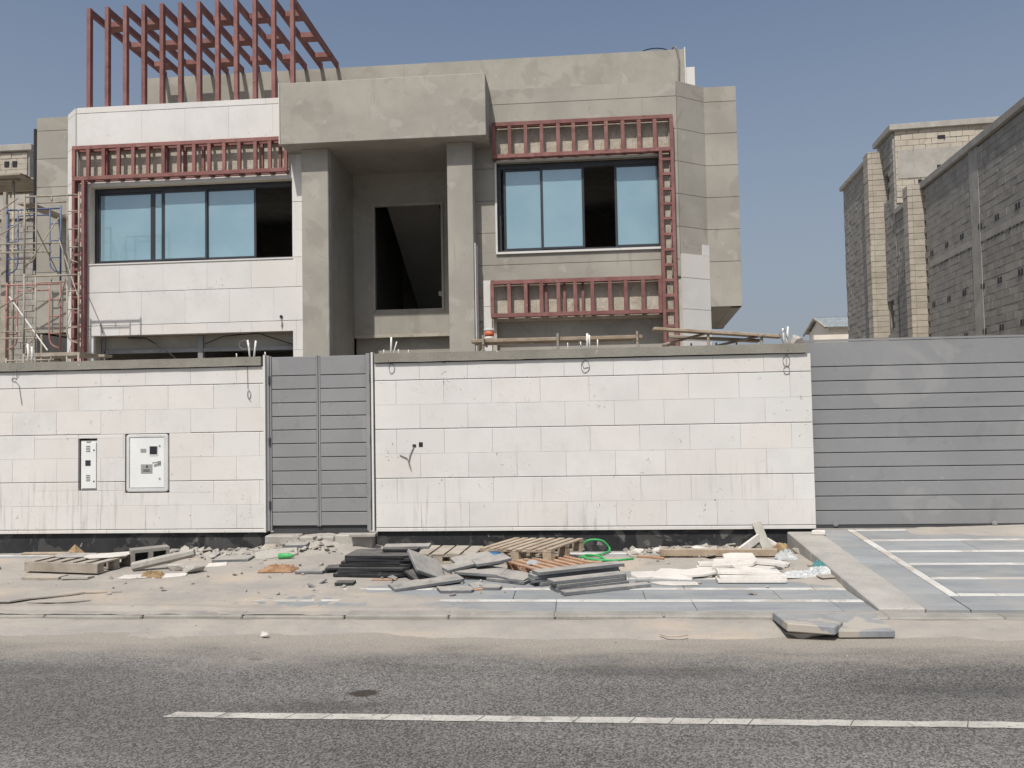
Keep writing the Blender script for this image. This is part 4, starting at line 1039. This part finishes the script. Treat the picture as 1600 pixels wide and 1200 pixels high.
# ------------------------------------------------------------------ neighbour on the left
nl = thing('block_building', 'unfinished beige block tower at the left edge behind the scaffold', 'building', (-21, 29, 0))
MB().box(-26, -19.15, 26.0, 31, 0, 11.45).build('tower', 'concrete', nl)
MB().box(-26.2, -18.98, 25.85, 31.2, 11.45, 11.68).build('roof_edge', 'concrete', nl, bevel=.015)
MB().box(-25, -17.4, 24.0, 25.95, 0, 8.45).build('wall', 'mortar', nl)
MB().box(-25, -17.3, 23.88, 25.95, 8.45, 8.6).build('roof_edge', 'concrete', nl, bevel=.01)
fb = MB(); wall_blocks(fb, 24.0, -21.5, -17.42, 2.6, 8.4, axis='x')
tag(fb.build('blocks', 'block', nl), kind='stuff')
fb = MB(); wall_blocks(fb, 26.0, -22.0, -19.2, 10.6, 11.4, axis='x'); wall_blocks(fb, 26.0, -22, -19.2, 8.6, 9.4, axis='x')
tag(fb.build('blocks', 'block_tan', nl), kind='stuff')
for (x, z) in ((-20.05, 10.9), (-19.75, 10.9), (-20.3, 9.0), (-19.9, 9.9), (-20.3, 8.9)): MB().box(x, x+.17, 25.93, 25.96, z, z+.2).build('vent_hole_shade', 'black', nl)  # black boxes paint the shade inside the vents
MB().box(-21.6, -21.0, 23.93, 23.96, 3.8, 5.4).build('opening', 'black', nl)  # black sheet paints the dark inside an uncut opening

# ------------------------------------------------------------------ building rubbish on the pavement
def poly_slab(name, label, cat, mat, poly, th, x, y, rz=0, rx=0, ry=0, z=None, group=None, bev=.004):
    m = MB().prism(poly, 0, th)
    h = surf(x, y) if z is None else z
    o = m.build(name, mat, bevel=bev, loc=(x, y, h+.001), rot=(R(rx), R(ry), R(rz)))
    return tag(o, label, cat, group)
def rect(a, b, chip=True):
    p = []
    for i, (x, y) in enumerate(((-a/2, -b/2), (a/2, -b/2), (a/2, b/2), (-a/2, b/2))):
        c = rnd.uniform(.0, .22)*min(a, b) if chip and rnd.random() < .55 else 0
        if c < .004: p.append((x, y)); continue
        sx, sy = (1 if x < 0 else -1), (1 if y < 0 else -1); c2 = c*rnd.uniform(.3, 1)
        q = [(x, y+sy*c2), (x+sx*c*.45, y+sy*c2*.55), (x+sx*c, y)]
        p += q if i % 2 == 0 else q[::-1]
    return p
def broken(a, b, seed):
    g = random.Random(seed); p = []
    for (sx, sy) in ((-1, -1), (0, -1), (1, -1), (1, 0), (1, 1), (0, 1), (-1, 1), (-1, 0)):
        if sx == 0 or sy == 0:
            if g.random() < .45: continue
            k = g.uniform(.85, 1.1)
        else: k = g.uniform(.62, 1.0)
        p.append((sx*a/2*k if sx else g.uniform(-.2, .2)*a, sy*b/2*k if sy else g.uniform(-.2, .2)*b))
    return p
def pallet(label, x, y, rz, L, D, Hh, n, mat, z=None, rx=0, ry=0, face=False, board=.09):
    h = surf(x, y) if z is None else z
    root = thing('pallet', label, 'pallet', (x, y, h), 'wooden pallets among the rubbish')
    root.rotation_euler = (R(rx), R(ry), R(rz))
    def b(m, name): return m.build(name, mat, root, loc=(0, 0, 0), bevel=.003)
    for k in range(n):
        xx = -L/2 + board/2 + (L-board)*k/(n-1)
        b(MB().box(xx-board/2+rnd.uniform(-.004, .004), xx+board/2, -D/2+rnd.uniform(-.01, .01), D/2+rnd.uniform(-.01, .01), Hh-.02, Hh), 'top_board')
    for yy in (-D/2+.04, 0, D/2-.04):
        b(MB().box(-L/2, L/2, yy-.04, yy+.04, Hh-.04, Hh-.0205), 'stringer')
        for xx in (-L/2+.06, 0, L/2-.06): b(MB().box(xx-.055, xx+.055, yy-.04, yy+.04, .0205, Hh-.0405), 'spacer_block')
        b(MB().box(-L/2, L/2, yy-.045, yy+.045, 0, .02), 'bottom_board')
    if face: b(MB().box(-L/2-.005, L/2+.005, -D/2-.03, -D/2-.011, .005, Hh-.005), 'front_board')
    return root
def crumple(name, label, cat, mat, x, y, sx, sy, hgt, seed, rz=0, n=24, z=None):
    g = random.Random(seed); m = MB(); o = g.uniform(0, 50)
    for j in range(n+1):
        for i in range(n+1):
            u, v = i/n*2-1, j/n*2-1
            rr = 1 + .25*noise.noise(Vector((u*1.5+o, v*1.5, 1)))
            e = max(0, 1-max(abs(u), abs(v))**2)
            hh = hgt*(e**.6)*(.45+.75*abs(noise.noise(Vector((u*2.3+o, v*2.3, 4))))+.55*abs(noise.noise(Vector((u*5+o, v*7, 9))))+.3*abs(noise.noise(Vector((u*11+o, v*13, 3)))))
            m.v.append((u*sx/2*rr+.02*noise.noise(Vector((u*4+o, v*4, 2))), v*sy/2*rr, hh+.002))
    m.f = [(j*(n+1)+i, j*(n+1)+i+1, (j+1)*(n+1)+i+1, (j+1)*(n+1)+i) for j in range(n) for i in range(n)]
    h = surf(x, y) if z is None else z
    return tag(m.build(name, mat, loc=(x, y, h), rot=(0, 0, R(rz))), label, cat)
def chunk(name, label, cat, mat, x, y, sx, sy, sz, seed, rz=0, z=None, n=14):
    v, f = hull(rock_pts(sx, sy, sz, n, random.Random(seed)))
    h = surf(x, y) if z is None else z
    return tag(MB().add(v, f).build(name, mat, loc=(x, y, h+sz*.28), rot=(0, 0, R(rz))), label, cat)

# --- left pile
pallet('weathered pallet with a solid front board at the left, carrying thin sheets', -5.62, 8.52, -9, .95, .55, .115, 6, 'wood_grey', face=True)
pz = surf(-5.62, 8.52)+.116
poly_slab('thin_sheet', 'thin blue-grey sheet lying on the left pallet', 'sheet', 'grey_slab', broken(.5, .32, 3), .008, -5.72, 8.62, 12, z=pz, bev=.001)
poly_slab('thin_sheet', 'pale cream sheet lying on the right part of the left pallet', 'sheet', 'white_slab', broken(.55, .34, 8), .010, -5.30, 8.55, 24, z=pz+.009, bev=.001)
poly_slab('broken_board', 'dark splintered board on the sand in front of the left pallet', 'board', 'wood_grey', broken(.5, .14, 5), .03, -5.72, 8.02, -3, 3)
poly_slab('broken_board', 'short broken board with curled edge at the left front of the left pallet', 'board', 'concrete', broken(.3, .12, 15), .025, -5.32, 8.0, 4, -5)
hb = thing('hollow_block', 'grey hollow concrete block beside the left pallet', 'concrete block', (-4.93, 8.72, surf(-4.93, 8.72)), rz=R(38))
m = wallgrid((-.2, -.10), (.2, -.10), 0, .19, .2, [(.035, .175, .035, .155), (.225, .365, .035, .155)])
m.build('shell', 'block', hb, loc=(0, 0, 0))
for xx in (-.095, .095): MB().box(xx-.07, xx+.07, .02, .09, .036, .154).build('core', 'black', hb, loc=(0, 0, 0))
zz = surf(-4.7, 8.4)
tag(MB().tube([(-4.92, 8.36, zz+.045), (-4.6, 8.42, zz+.11), (-4.28, 8.50, zz+.175)], [.05, .052, .045], 7).build('concrete_post', 'concrete'), 'grey concrete post leaning over the rubble beside the hollow block', 'post')
chunk('concrete_chunk', 'grey broken concrete lump at the right end of the left pile', 'concrete lump', 'concrete', -4.18, 8.28, .28, .2, .15, 11, 20)
chunk('concrete_chunk', 'pale lump of mortar under the leaning concrete post', 'concrete lump', 'rubble', -4.42, 8.4, .3, .2, .13, 12, -10)
poly_slab('white_board', 'white flat board on the sand below the concrete post', 'board', 'white_slab', broken(.42, .2, 21), .012, -4.72, 8.05, 8, 2)
poly_slab('white_board', 'white torn board under the concrete lump of the left pile', 'board', 'white_slab', broken(.36, .16, 22), .012, -4.35, 8.12, 14, 5)
poly_slab('white_board', 'small white board behind the concrete lump at the left', 'board', 'white_slab', broken(.26, .14, 23), .012, -4.08, 8.62, 20, 14)
crumple('paper_scrap', 'crumpled brown-white paper among the left pile', 'paper', 'cardboard', -4.52, 8.07, .22, .12, .07, 2)
# folded cardboard against the wall
zz = surf(-6.33, 9.42)
tag(MB().add([(-6.43, 9.40, zz), (-6.25, 9.36, zz), (-6.21, 9.50, zz), (-6.42, 9.53, zz), (-6.33, 9.46, zz+.125)], [(0, 1, 4), (1, 2, 4), (2, 3, 4), (3, 0, 4)]).build('cardboard_box', 'cardboard'), 'brown folded cardboard tent against the black wall base', 'cardboard')
poly_slab('board', 'thin brown board lying along the black wall base at the left', 'board', 'wood', rect(.55, .08), .02, -6.75, 9.47, 2)
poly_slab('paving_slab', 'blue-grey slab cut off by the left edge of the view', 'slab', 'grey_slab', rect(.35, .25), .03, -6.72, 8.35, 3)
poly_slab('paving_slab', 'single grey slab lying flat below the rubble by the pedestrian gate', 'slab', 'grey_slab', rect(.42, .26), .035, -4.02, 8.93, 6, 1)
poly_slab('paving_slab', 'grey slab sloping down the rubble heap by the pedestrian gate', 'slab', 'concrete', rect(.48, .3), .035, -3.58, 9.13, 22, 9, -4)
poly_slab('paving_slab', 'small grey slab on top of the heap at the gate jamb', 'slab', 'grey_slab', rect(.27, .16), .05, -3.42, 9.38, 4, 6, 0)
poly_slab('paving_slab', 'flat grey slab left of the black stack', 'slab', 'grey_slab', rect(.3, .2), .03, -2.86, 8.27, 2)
poly_slab('paving_slab', 'grey stone offcut under the right jamb of the pedestrian gate', 'slab', 'concrete', rect(.32, .12), .035, -2.62, 9.45, 3, 0, 0, z=.30)
poly_slab('paving_slab', 'pale offcut beside the black wall base right of the gate', 'slab', 'concrete', rect(.3, .14), .05, -2.35, 9.3, -4)
crumple('cloth', 'crumpled rust-brown cloth lying on the sand', 'cloth', 'rust_cloth', -3.24, 8.33, .40, .19, .075, 5)
gb = MB().tube([(-3.48, 8.93, surf(-3.4, 8.93)+.035), (-3.36, 8.95, surf(-3.4, 8.93)+.035), (-3.335, 8.955, surf(-3.4, 8.93)+.035), (-3.31, 8.957, surf(-3.4, 8.93)+.035)], [.032, .032, .018, .016], 10).build('bottle', 'green', smooth=True)
tag(gb, 'small green bottle lying on the sand near the gate', 'bottle')
# broken asphalt sheet
poly_slab('asphalt_sheet', 'cracked grey sheet with a broken dark edge at the left of the pavement', 'sheet', 'sand',
          [(-1.2, -.26), (.05, -.25), (.16, -.12), (.42, .02), (.55, .13), (.9, .17), (.6, .25), (-1.2, .3)], .020, -5.35, 7.22, -1, 0, 0, z=surf(-5.0, 7.2)+.006)
poly_slab('asphalt_sheet', 'narrow cracked sliver in front of the broken grey sheet', 'sheet', 'sand', [(-.4, .0), (-.05, -.015), (.1, .02), (.2, .07), (.05, .06), (-.2, .04)], .016, -4.75, 6.98, 2, 0, 0, z=surf(-4.75, 7.0)+.006)

# --- the black stack and the scattered grey slabs
zs = surf(-2.2, 8.2); word = ['lowest', 'second lowest', 'third lowest', 'fourth from the ground', 'third from the top', 'second from the top', 'topmost']
for k in range(7):
    L = .80 - .02*k + rnd.uniform(-.05, .03)
    poly_slab('dark_slab', word[k] + ' slab of the black stack in front of the long wall', 'slab', 'dark_slab', rect(L, .42), .029, -2.17+.012*k+rnd.uniform(-.04, .04), 8.24+rnd.uniform(-.02, .02), rnd.uniform(-2.5, 2), z=zs+.031*k, group='slabs in the black stack', bev=.002)
for k, (dx, L) in enumerate(((-.35, .22), (-.30, .2))):
    poly_slab('dark_slab', ('short black offcut at the left foot of the black stack', 'short black offcut on the left shoulder of the black stack')[k], 'slab', 'dark_slab', rect(L, .2), .028, -2.3+dx, 8.32-.02*k, 8, z=zs+.03*k)
poly_slab('dark_slab', 'small black slab lying alone left of the grey slabs', 'slab', 'dark_slab', rect(.19, .12), .03, -2.33, 7.74, 2)
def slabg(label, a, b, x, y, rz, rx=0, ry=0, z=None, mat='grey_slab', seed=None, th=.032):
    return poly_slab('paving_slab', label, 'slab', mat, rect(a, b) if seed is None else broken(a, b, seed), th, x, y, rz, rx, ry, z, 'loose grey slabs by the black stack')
slabg('square grey slab leaning diagonally against the right end of the black stack', .40, .36, -1.55, 7.98, 43, 30, 24, z=surf(-1.6, 8)+.125)
slabg('long pale grey slab lying frontmost, sloping towards the right',   .72, .24, -1.5, 7.72, 30, 2, -2, z=surf(-1.5, 7.7)+.012)
slabg('broken grey slab with cut corner, frontmost of the scattered slabs', .42, .22, -1.18, 7.46, 6, 2, 0, seed=31)
slabg('small grey piece right of the frontmost broken slab', .2, .16, -.83, 7.56, 2, 3, 0, seed=32)
slabg('narrow grey slab tilted above the long pale slab', .42, .16, -1.20, 8.12, 36, 6, -6, z=surf(-1.2, 8.1)+.10)
slabg('grey slab wedged behind the tilted narrow slab', .45, .22, -1.12, 8.36, 30, 10, -4, z=surf(-1.1, 8.3)+.12)
slabg('broken grey slab resting high in the middle of the scatter', .44, .24, -.93, 8.22, 28, 4, -5, z=surf(-.9, 8.2)+.13, seed=34)
slabg('dark grey slab underneath the middle of the scatter', .5, .3, -1.0, 8.08, -8, 3, 2, z=surf(-1, 8)+.05)
slabg('thick grey slab with chamfered end left of the long slab bundle', .46, .30, -.66, 7.95, -28, 2, 3, z=surf(-.66, 7.95)+.03, seed=36)
slabg('second grey slab directly beneath the chamfered slab', .44, .28, -.67, 7.94, -26, 0, 0)
slabg('dark slab standing half under the leaning slab', .3, .3, -1.62, 8.05, 40, 12, 0, z=surf(-1.6, 8)+.03, mat='dark_slab')
slabg('grey offcut lying on the back of the black stack', .5, .2, -1.85, 8.45, 4, 0, 0, z=zs+.225)
slabg('black offcut lying on the right end of the black stack', .38, .14, -1.88, 8.28, -3, 0, 0, z=zs+.222, mat='dark_slab')
slabg('small grey shard between the frontmost broken slab and the long slab', .16, .12, -.99, 7.62, 40, 20, 0, seed=38)
poly_slab('wood_shard', 'orange wood splinter between the frontmost slabs', 'wood', 'wood_orange', [(-.16, -.012), (.14, -.02), (.16, .015), (-.1, .02)], .018, -.98, 7.5, 32)
poly_slab('wood_shard', 'orange wood splinter under the front edge of the black stack', 'wood', 'wood_orange', rect(.26, .035), .014, -1.98, 7.92, 3)
# long narrow slabs bundled on the right
zl = surf(-.05, 8.0)
lab = ['bottom', 'second', 'third', 'top']
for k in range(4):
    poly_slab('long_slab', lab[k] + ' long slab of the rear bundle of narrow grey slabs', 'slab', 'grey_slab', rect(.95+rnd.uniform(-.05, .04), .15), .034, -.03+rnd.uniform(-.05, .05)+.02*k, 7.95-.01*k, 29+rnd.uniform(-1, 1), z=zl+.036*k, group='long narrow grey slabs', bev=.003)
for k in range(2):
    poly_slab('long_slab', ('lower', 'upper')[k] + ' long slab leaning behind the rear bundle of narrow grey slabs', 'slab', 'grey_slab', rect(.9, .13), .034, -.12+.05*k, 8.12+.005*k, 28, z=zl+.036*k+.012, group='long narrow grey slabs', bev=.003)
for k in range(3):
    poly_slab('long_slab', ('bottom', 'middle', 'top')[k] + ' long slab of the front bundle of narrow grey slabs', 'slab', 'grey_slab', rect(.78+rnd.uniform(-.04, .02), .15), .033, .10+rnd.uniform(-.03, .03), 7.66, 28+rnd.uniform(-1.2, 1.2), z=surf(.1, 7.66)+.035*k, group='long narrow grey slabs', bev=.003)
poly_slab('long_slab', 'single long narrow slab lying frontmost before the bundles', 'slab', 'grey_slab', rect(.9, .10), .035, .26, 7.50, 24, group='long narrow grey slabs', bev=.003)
poly_slab('dark_slab', 'small black offcut right of the front bundle of long slabs', 'slab', 'dark_slab', rect(.13, .09), .02, .62, 7.78, -12)
# --- pallets in the middle
pallet('light wooden pallet propped up in front of the black wall base', -.52, 9.02, -31, .98, .70, .14, 8, 'wood', rx=2, ry=-4, z=surf(-.5, 9.08)+.04, board=.075)
pallet('greyed flat pallet behind the leaning slab', -1.55, 9.0, -4, .85, .55, .11, 5, 'wood_grey', board=.15)
po = pallet('orange slatted pallet lying in front of the light wooden pallet', -.30, 8.42, 38, .70, .62, .09, 7, 'wood_orange', board=.05)
for k, (a, b, x, y, rz) in enumerate(((.9, .06, -1.75, 9.42, 1), (.7, .05, -1.1, 9.46, -2), (.42, .05, .05, 8.72, 4))):
    poly_slab('timber_strip', ('long thin timber strip along the black wall base', 'thin timber strip behind the light wooden pallet', 'orange timber strip right of the orange pallet')[k], 'timber', ('wood', 'wood', 'wood_orange')[k], rect(a, b), .025, x, y, rz)
bt = MB().lathe([(.07, 0), (.085, .09), (.09, .10)], 16).build('plastic_tub', 'blue', loc=(-.93, 8.70, surf(-.93, 8.7)+.02), rot=(R(8), 0, 0), smooth=True); tag(bt, 'blue plastic tub tucked under the front of the light wooden pallet', 'tub')
crumple('plastic_scrap', 'white plastic scrap on the orange slatted pallet', 'plastic', 'bag', -.48, 8.27, .12, .05, .05, 9, z=surf(-.48, 8.3)+.09)
hz = surf(.3, 9.1)+.012
def smooth_path(p, k=6):
    p = [Vector(q) for q in p]; out = []
    for i in range(len(p)-1):
        a, b, c, d = p[max(i-1, 0)], p[i], p[i+1], p[min(i+2, len(p)-1)]
        for j in range(k):
            t = j/k
            out.append(.5*((2*b)+(c-a)*t+(2*a-5*b+4*c-d)*t*t+(3*b-a-3*c+d)*t**3))
    return out+[p[-1]]
tag(MB().tube(smooth_path([(.05, 9.45, hz), (.08, 9.42, hz+.1), (.17, 9.38, hz+.14), (.3, 9.40, hz+.12), (.38, 9.42, hz+.02), (.3, 9.25, hz), (.15, 9.1, hz), (.02, 9.0, hz), (.05, 8.82, hz), (.2, 8.74, hz), (.3, 8.85, hz), (.22, 9.0, hz+.02), (.08, 8.98, hz+.03), (.12, 8.86, hz+.01), (.4, 8.82, hz), (.62, 8.93, hz)]), .012, 8).build('garden_hose', 'hose', smooth=True), 'coiled green hose on the sand below the long wall', 'hose')

# --- white stone heap on the right
poly_slab('white_slab', 'leftmost white stone slab of the right pile, lying flat', 'slab', 'white_slab', broken(.28, .26, 41), .03, .68, 8.08, 8, 4, 0)
poly_slab('white_slab', 'large white broken slab lying left of the white heap', 'slab', 'white_slab', broken(.42, .36, 46), .03, .98, 8.12, -12, 6, 2)
poly_slab('white_slab', 'white broken slab overlapping the large one on its right', 'slab', 'white_slab', broken(.36, .28, 43), .028, 1.2, 8.10, 20, 4, -5, z=surf(1.2, 8.1)+.03)
poly_slab('white_slab', 'flat thin white slab almost buried in front of the large broken slab', 'slab', 'white_slab', broken(.5, .16, 44), .016, .98, 7.76, -4, 0, 0)
zh = surf(1.68, 8.1)
heap = [('lowest front long white slab of the white heap', .66, .16, 1.68, 7.86, 0, 0, 0, 0, None), ('second front long white slab of the white heap', .64, .15, 1.69, 7.87, 1.5, 1, 0, .034, None),
        ('third front long slab of the white heap', .6, .16, 1.66, 7.90, -2, 0, 1, .069, None), ('broken white slab across the middle of the heap', .5, .26, 1.72, 8.08, 6, 7, 3, .085, 51),
        ('broken white slab tilted on the heap', .42, .22, 1.58, 8.15, -15, 8, -6, .11, 52), ('white slab edge-on at the back of the heap', .6, .12, 1.55, 8.46, 2, 0, 0, .0, None),
        ('upper white slab at the back of the heap', .62, .13, 1.58, 8.48, -2, 0, 0, .036, None), ('square white slab lying on the back of the heap', .34, .32, 1.70, 8.42, 4, 14, 0, .08, 57),
        ('white slab sticking out of the heap on the right', .44, .2, 1.98, 8.45, 10, 6, 5, .05, 54), ('small white block on the right of the heap', .16, .1, 2.0, 8.2, 25, 10, 0, .05, 55),
        ('long white splinter on top of the heap', .5, .1, 1.85, 8.12, -6, 4, 4, .12, 56)]
for (lb, a, b, x, y, rz, rx, ry, dz, sd_) in heap:
    poly_slab('white_slab', lb, 'slab', 'white_slab', rect(a, b) if sd_ is None else broken(a, b, sd_), .032, x, y, rz, rx, ry, zh+dz, 'white slabs in the right heap', .003)
poly_slab('tile_offcut', 'small dark offcut left of the white heap', 'offcut', 'concrete', rect(.1, .08), .035, 1.28, 8.05, 12)
poly_slab('wood_shard', 'small brown wood chip in front of the white slabs', 'wood', 'wood', rect(.14, .035), .015, 1.12, 7.78, 8)
poly_slab('timber_beam', 'long weathered timber beam lying along the rubble before the wall', 'timber', 'wood', rect(1.3, .09), .075, 1.58, 9.05, -1, 0, 0, z=surf(1.6, 9.05)+.012)
poly_slab('timber_strip', 'thin timber strip left of the long timber beam', 'timber', 'wood_grey', rect(.5, .05), .025, .85, 9.12, 4)
poly_slab('timber_strip', 'short splintered batten at the left end of the long beam', 'timber', 'wood_orange', rect(.32, .04), .025, .82, 9.0, -28)
z0 = surf(2.17, 9.3)
tag(MB().bar((2.21, 9.36, surf(2.21, 9.36)-.01), (2.13, 9.572, .415), .105, .025, up=(0, 1, 0)).build('leaning_board', 'concrete', bevel=.003), 'grey board standing against the wall foot near the ramp', 'board')
tag(MB().bar((1.84, 9.24, z0+.02), (2.13, 9.46, z0+.16), .03, .09, up=(0, 0, 1)).build('leaning_board', 'white_slab', bevel=.003), 'white stone strip propped to the left of the standing grey board', 'board')
tag(MB().bar((2.40, 9.40, z0+.02), (2.22, 9.50, z0+.13), .025, .05).build('leaning_board', 'white_slab', bevel=.003), 'thin white strip propped to the right of the standing grey board', 'board')
crumple('plastic_bag', 'crumpled clear plastic sheet beside the ramp edge', 'plastic bag', 'bag', 2.20, 8.05, .36, .16, .055, 6)
crumple('plastic_bag', 'clear plastic bag at the foot of the ramp edge nearer the ramp', 'plastic bag', 'bag', 2.40, 8.08, .24, .16, .075, 7)
crumple('wrapper', 'teal wrapper on the plastic bag at the ramp edge', 'wrapper', 'bag_teal', 2.43, 8.17, .12, .08, .10, 8)
crumple('plastic_bag', 'greyish plastic bag right of the timber beam', 'plastic bag', 'bag', 2.27, 8.85, .2, .14, .09, 14)
poly_slab('board', 'flat scrap of board under the plastic bag at the ramp edge', 'board', 'wood_grey', rect(.2, .12), .015, 2.44, 7.93, 12)
tag(MB().prism([(-.08, -.03), (.07, -.035), (.085, .02), (-.05, .03)], 0, .05).build('white_stone', 'white_slab', bevel=.006, loc=(2.80, 9.42, ramp_z(9.42)+.0125), rot=(0, 0, R(-8))), 'white stone offcut on the concrete band at the top of the ramp', 'stone')
# rubble: countable lumps, then the fine stuff
for k, (x, y, s) in enumerate(((2.35, 9.32, .2), (2.45, 9.1, .13), (2.28, 9.42, .16))):
    chunk('rubble_lump', ('brown clod of earth in the corner by the ramp', 'rounded stone between the brown clod and the ramp edge', 'earthy clod behind the brown clod near the wall')[k], 'rubble', ('cardboard', 'rubble', 'block_tan')[k], x, y, s, s*.8, s*.7, 70+k)
for k, (x, y, s) in enumerate(((1.42, 9.32, .30), (.95, 9.4, .2), (.72, 9.42, .16))):
    chunk('rubble_lump', ('long pale stone behind the timber beam', 'pale stone by the wall left of the long pale stone', 'leftmost pale stone along the right wall foot')[k], 'rubble', 'white_slab', x, y, s, s*.5, s*.45, 90+k)
sp = []
for _ in range(300): x = rnd.uniform(.55, 2.45); y = 9.56-abs(rnd.gauss(0, .2)); sp.append((x, y, surf(x, y)+.01, abs(rnd.gauss(.03, .025))+.012))
scatter('rubble', 'pale stone rubble and dust heaped along the foot of the long wall near the ramp', 'rubble', sp, 'rubble', .35)
sp = []
for _ in range(330):
    x = rnd.gauss(-3.95, .42); y = 9.58 - abs(rnd.gauss(0, .26)) + min(0, (x+3.7)*.0)
    if y > 9.57 or x > -2.7: continue
    sp.append((x, y, surf(x, y)+.01, abs(rnd.gauss(.028, .022))+.010))
for _ in range(60): x = rnd.uniform(-5.2, -4.4); y = rnd.uniform(9.35, 9.56); sp.append((x, y, surf(x, y)+.015, abs(rnd.gauss(.04, .03))+.015))
scatter('rubble', 'grey broken tile rubble spilling along the wall left of the pedestrian gate', 'concrete', sp, 'rubble', .6)
sp = []
for _ in range(240):
    x = rnd.uniform(-6.3, 2.4); y = rnd.uniform(7.3, 9.4); sp.append((x, y, surf(x, y)+.003, abs(rnd.gauss(.0, .014))+.007))
scatter('chippings', 'small stone chippings and mortar crumbs strewn over the pavement', 'rubble', sp, 'chippings', .5)
sp = []
for _ in range(70):
    x = rnd.gauss(-1.2, .8); y = rnd.uniform(7.5, 8.9); sp.append((x, y, surf(x, y)+.004, abs(rnd.gauss(.012, .02))+.01))
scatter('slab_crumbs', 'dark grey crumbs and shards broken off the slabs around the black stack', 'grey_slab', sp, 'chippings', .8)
chunk('rubble_lump', 'brownish lump on the heap below the gate jamb', 'rubble', 'block_tan', -3.78, 9.42, .24, .16, .12, 61)
chunk('rubble_lump', 'white stone at the left end of the grey tile rubble', 'rubble', 'white_slab', -5.18, 9.42, .13, .1, .13, 62)
for k in range(5):
    x, y = ((-4.3, 9.3), (-4.05, 9.22), (-3.85, 9.12), (-4.45, 9.15), (-3.7, 9.3))[k]
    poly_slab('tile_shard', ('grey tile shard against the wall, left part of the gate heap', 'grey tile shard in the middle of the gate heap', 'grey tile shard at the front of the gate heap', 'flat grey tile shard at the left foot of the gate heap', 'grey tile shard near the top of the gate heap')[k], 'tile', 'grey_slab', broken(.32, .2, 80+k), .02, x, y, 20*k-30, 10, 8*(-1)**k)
# --- at the kerb
poly_slab('kerb_slab', 'tilted blue-grey paving slab with sandy top against the kerb', 'slab', 'kerb_slab', [(-.22, -.2), (.12, -.26), (.26, -.06), (.2, .2), (-.2, .22)], .065, 1.78, 6.37, 4, -2, 3, z=.045, bev=.008)
chunk('mortar_lump', 'rough mortar lump under the tilted kerb slab', 'mortar', 'rubble', 1.78, 6.27, .42, .2, .10, 33, 8, z=.0, n=24)
poly_slab('kerb_slab', 'flat blue-grey paving slab lying by the kerb, right of the tilted one', 'slab', 'kerb_slab', rect(.42, .40), .055, 2.17, 6.40, 2, 4, 0, z=.022, bev=.006)
tag(MB().tube([(.62, 6.2, .03), (.68, 6.15, .028), (.76, 6.14, .032), (.83, 6.17, .035)], .006, 6).build('stick', 'wood_grey'), 'thin dark stick on the sand below the kerb', 'stick')
crumple('paper_scrap', 'small white paper scrap on the sand below the kerb', 'paper', 'white_slab', -2.52, 6.16, .05, .035, .03, 3, z=.02)
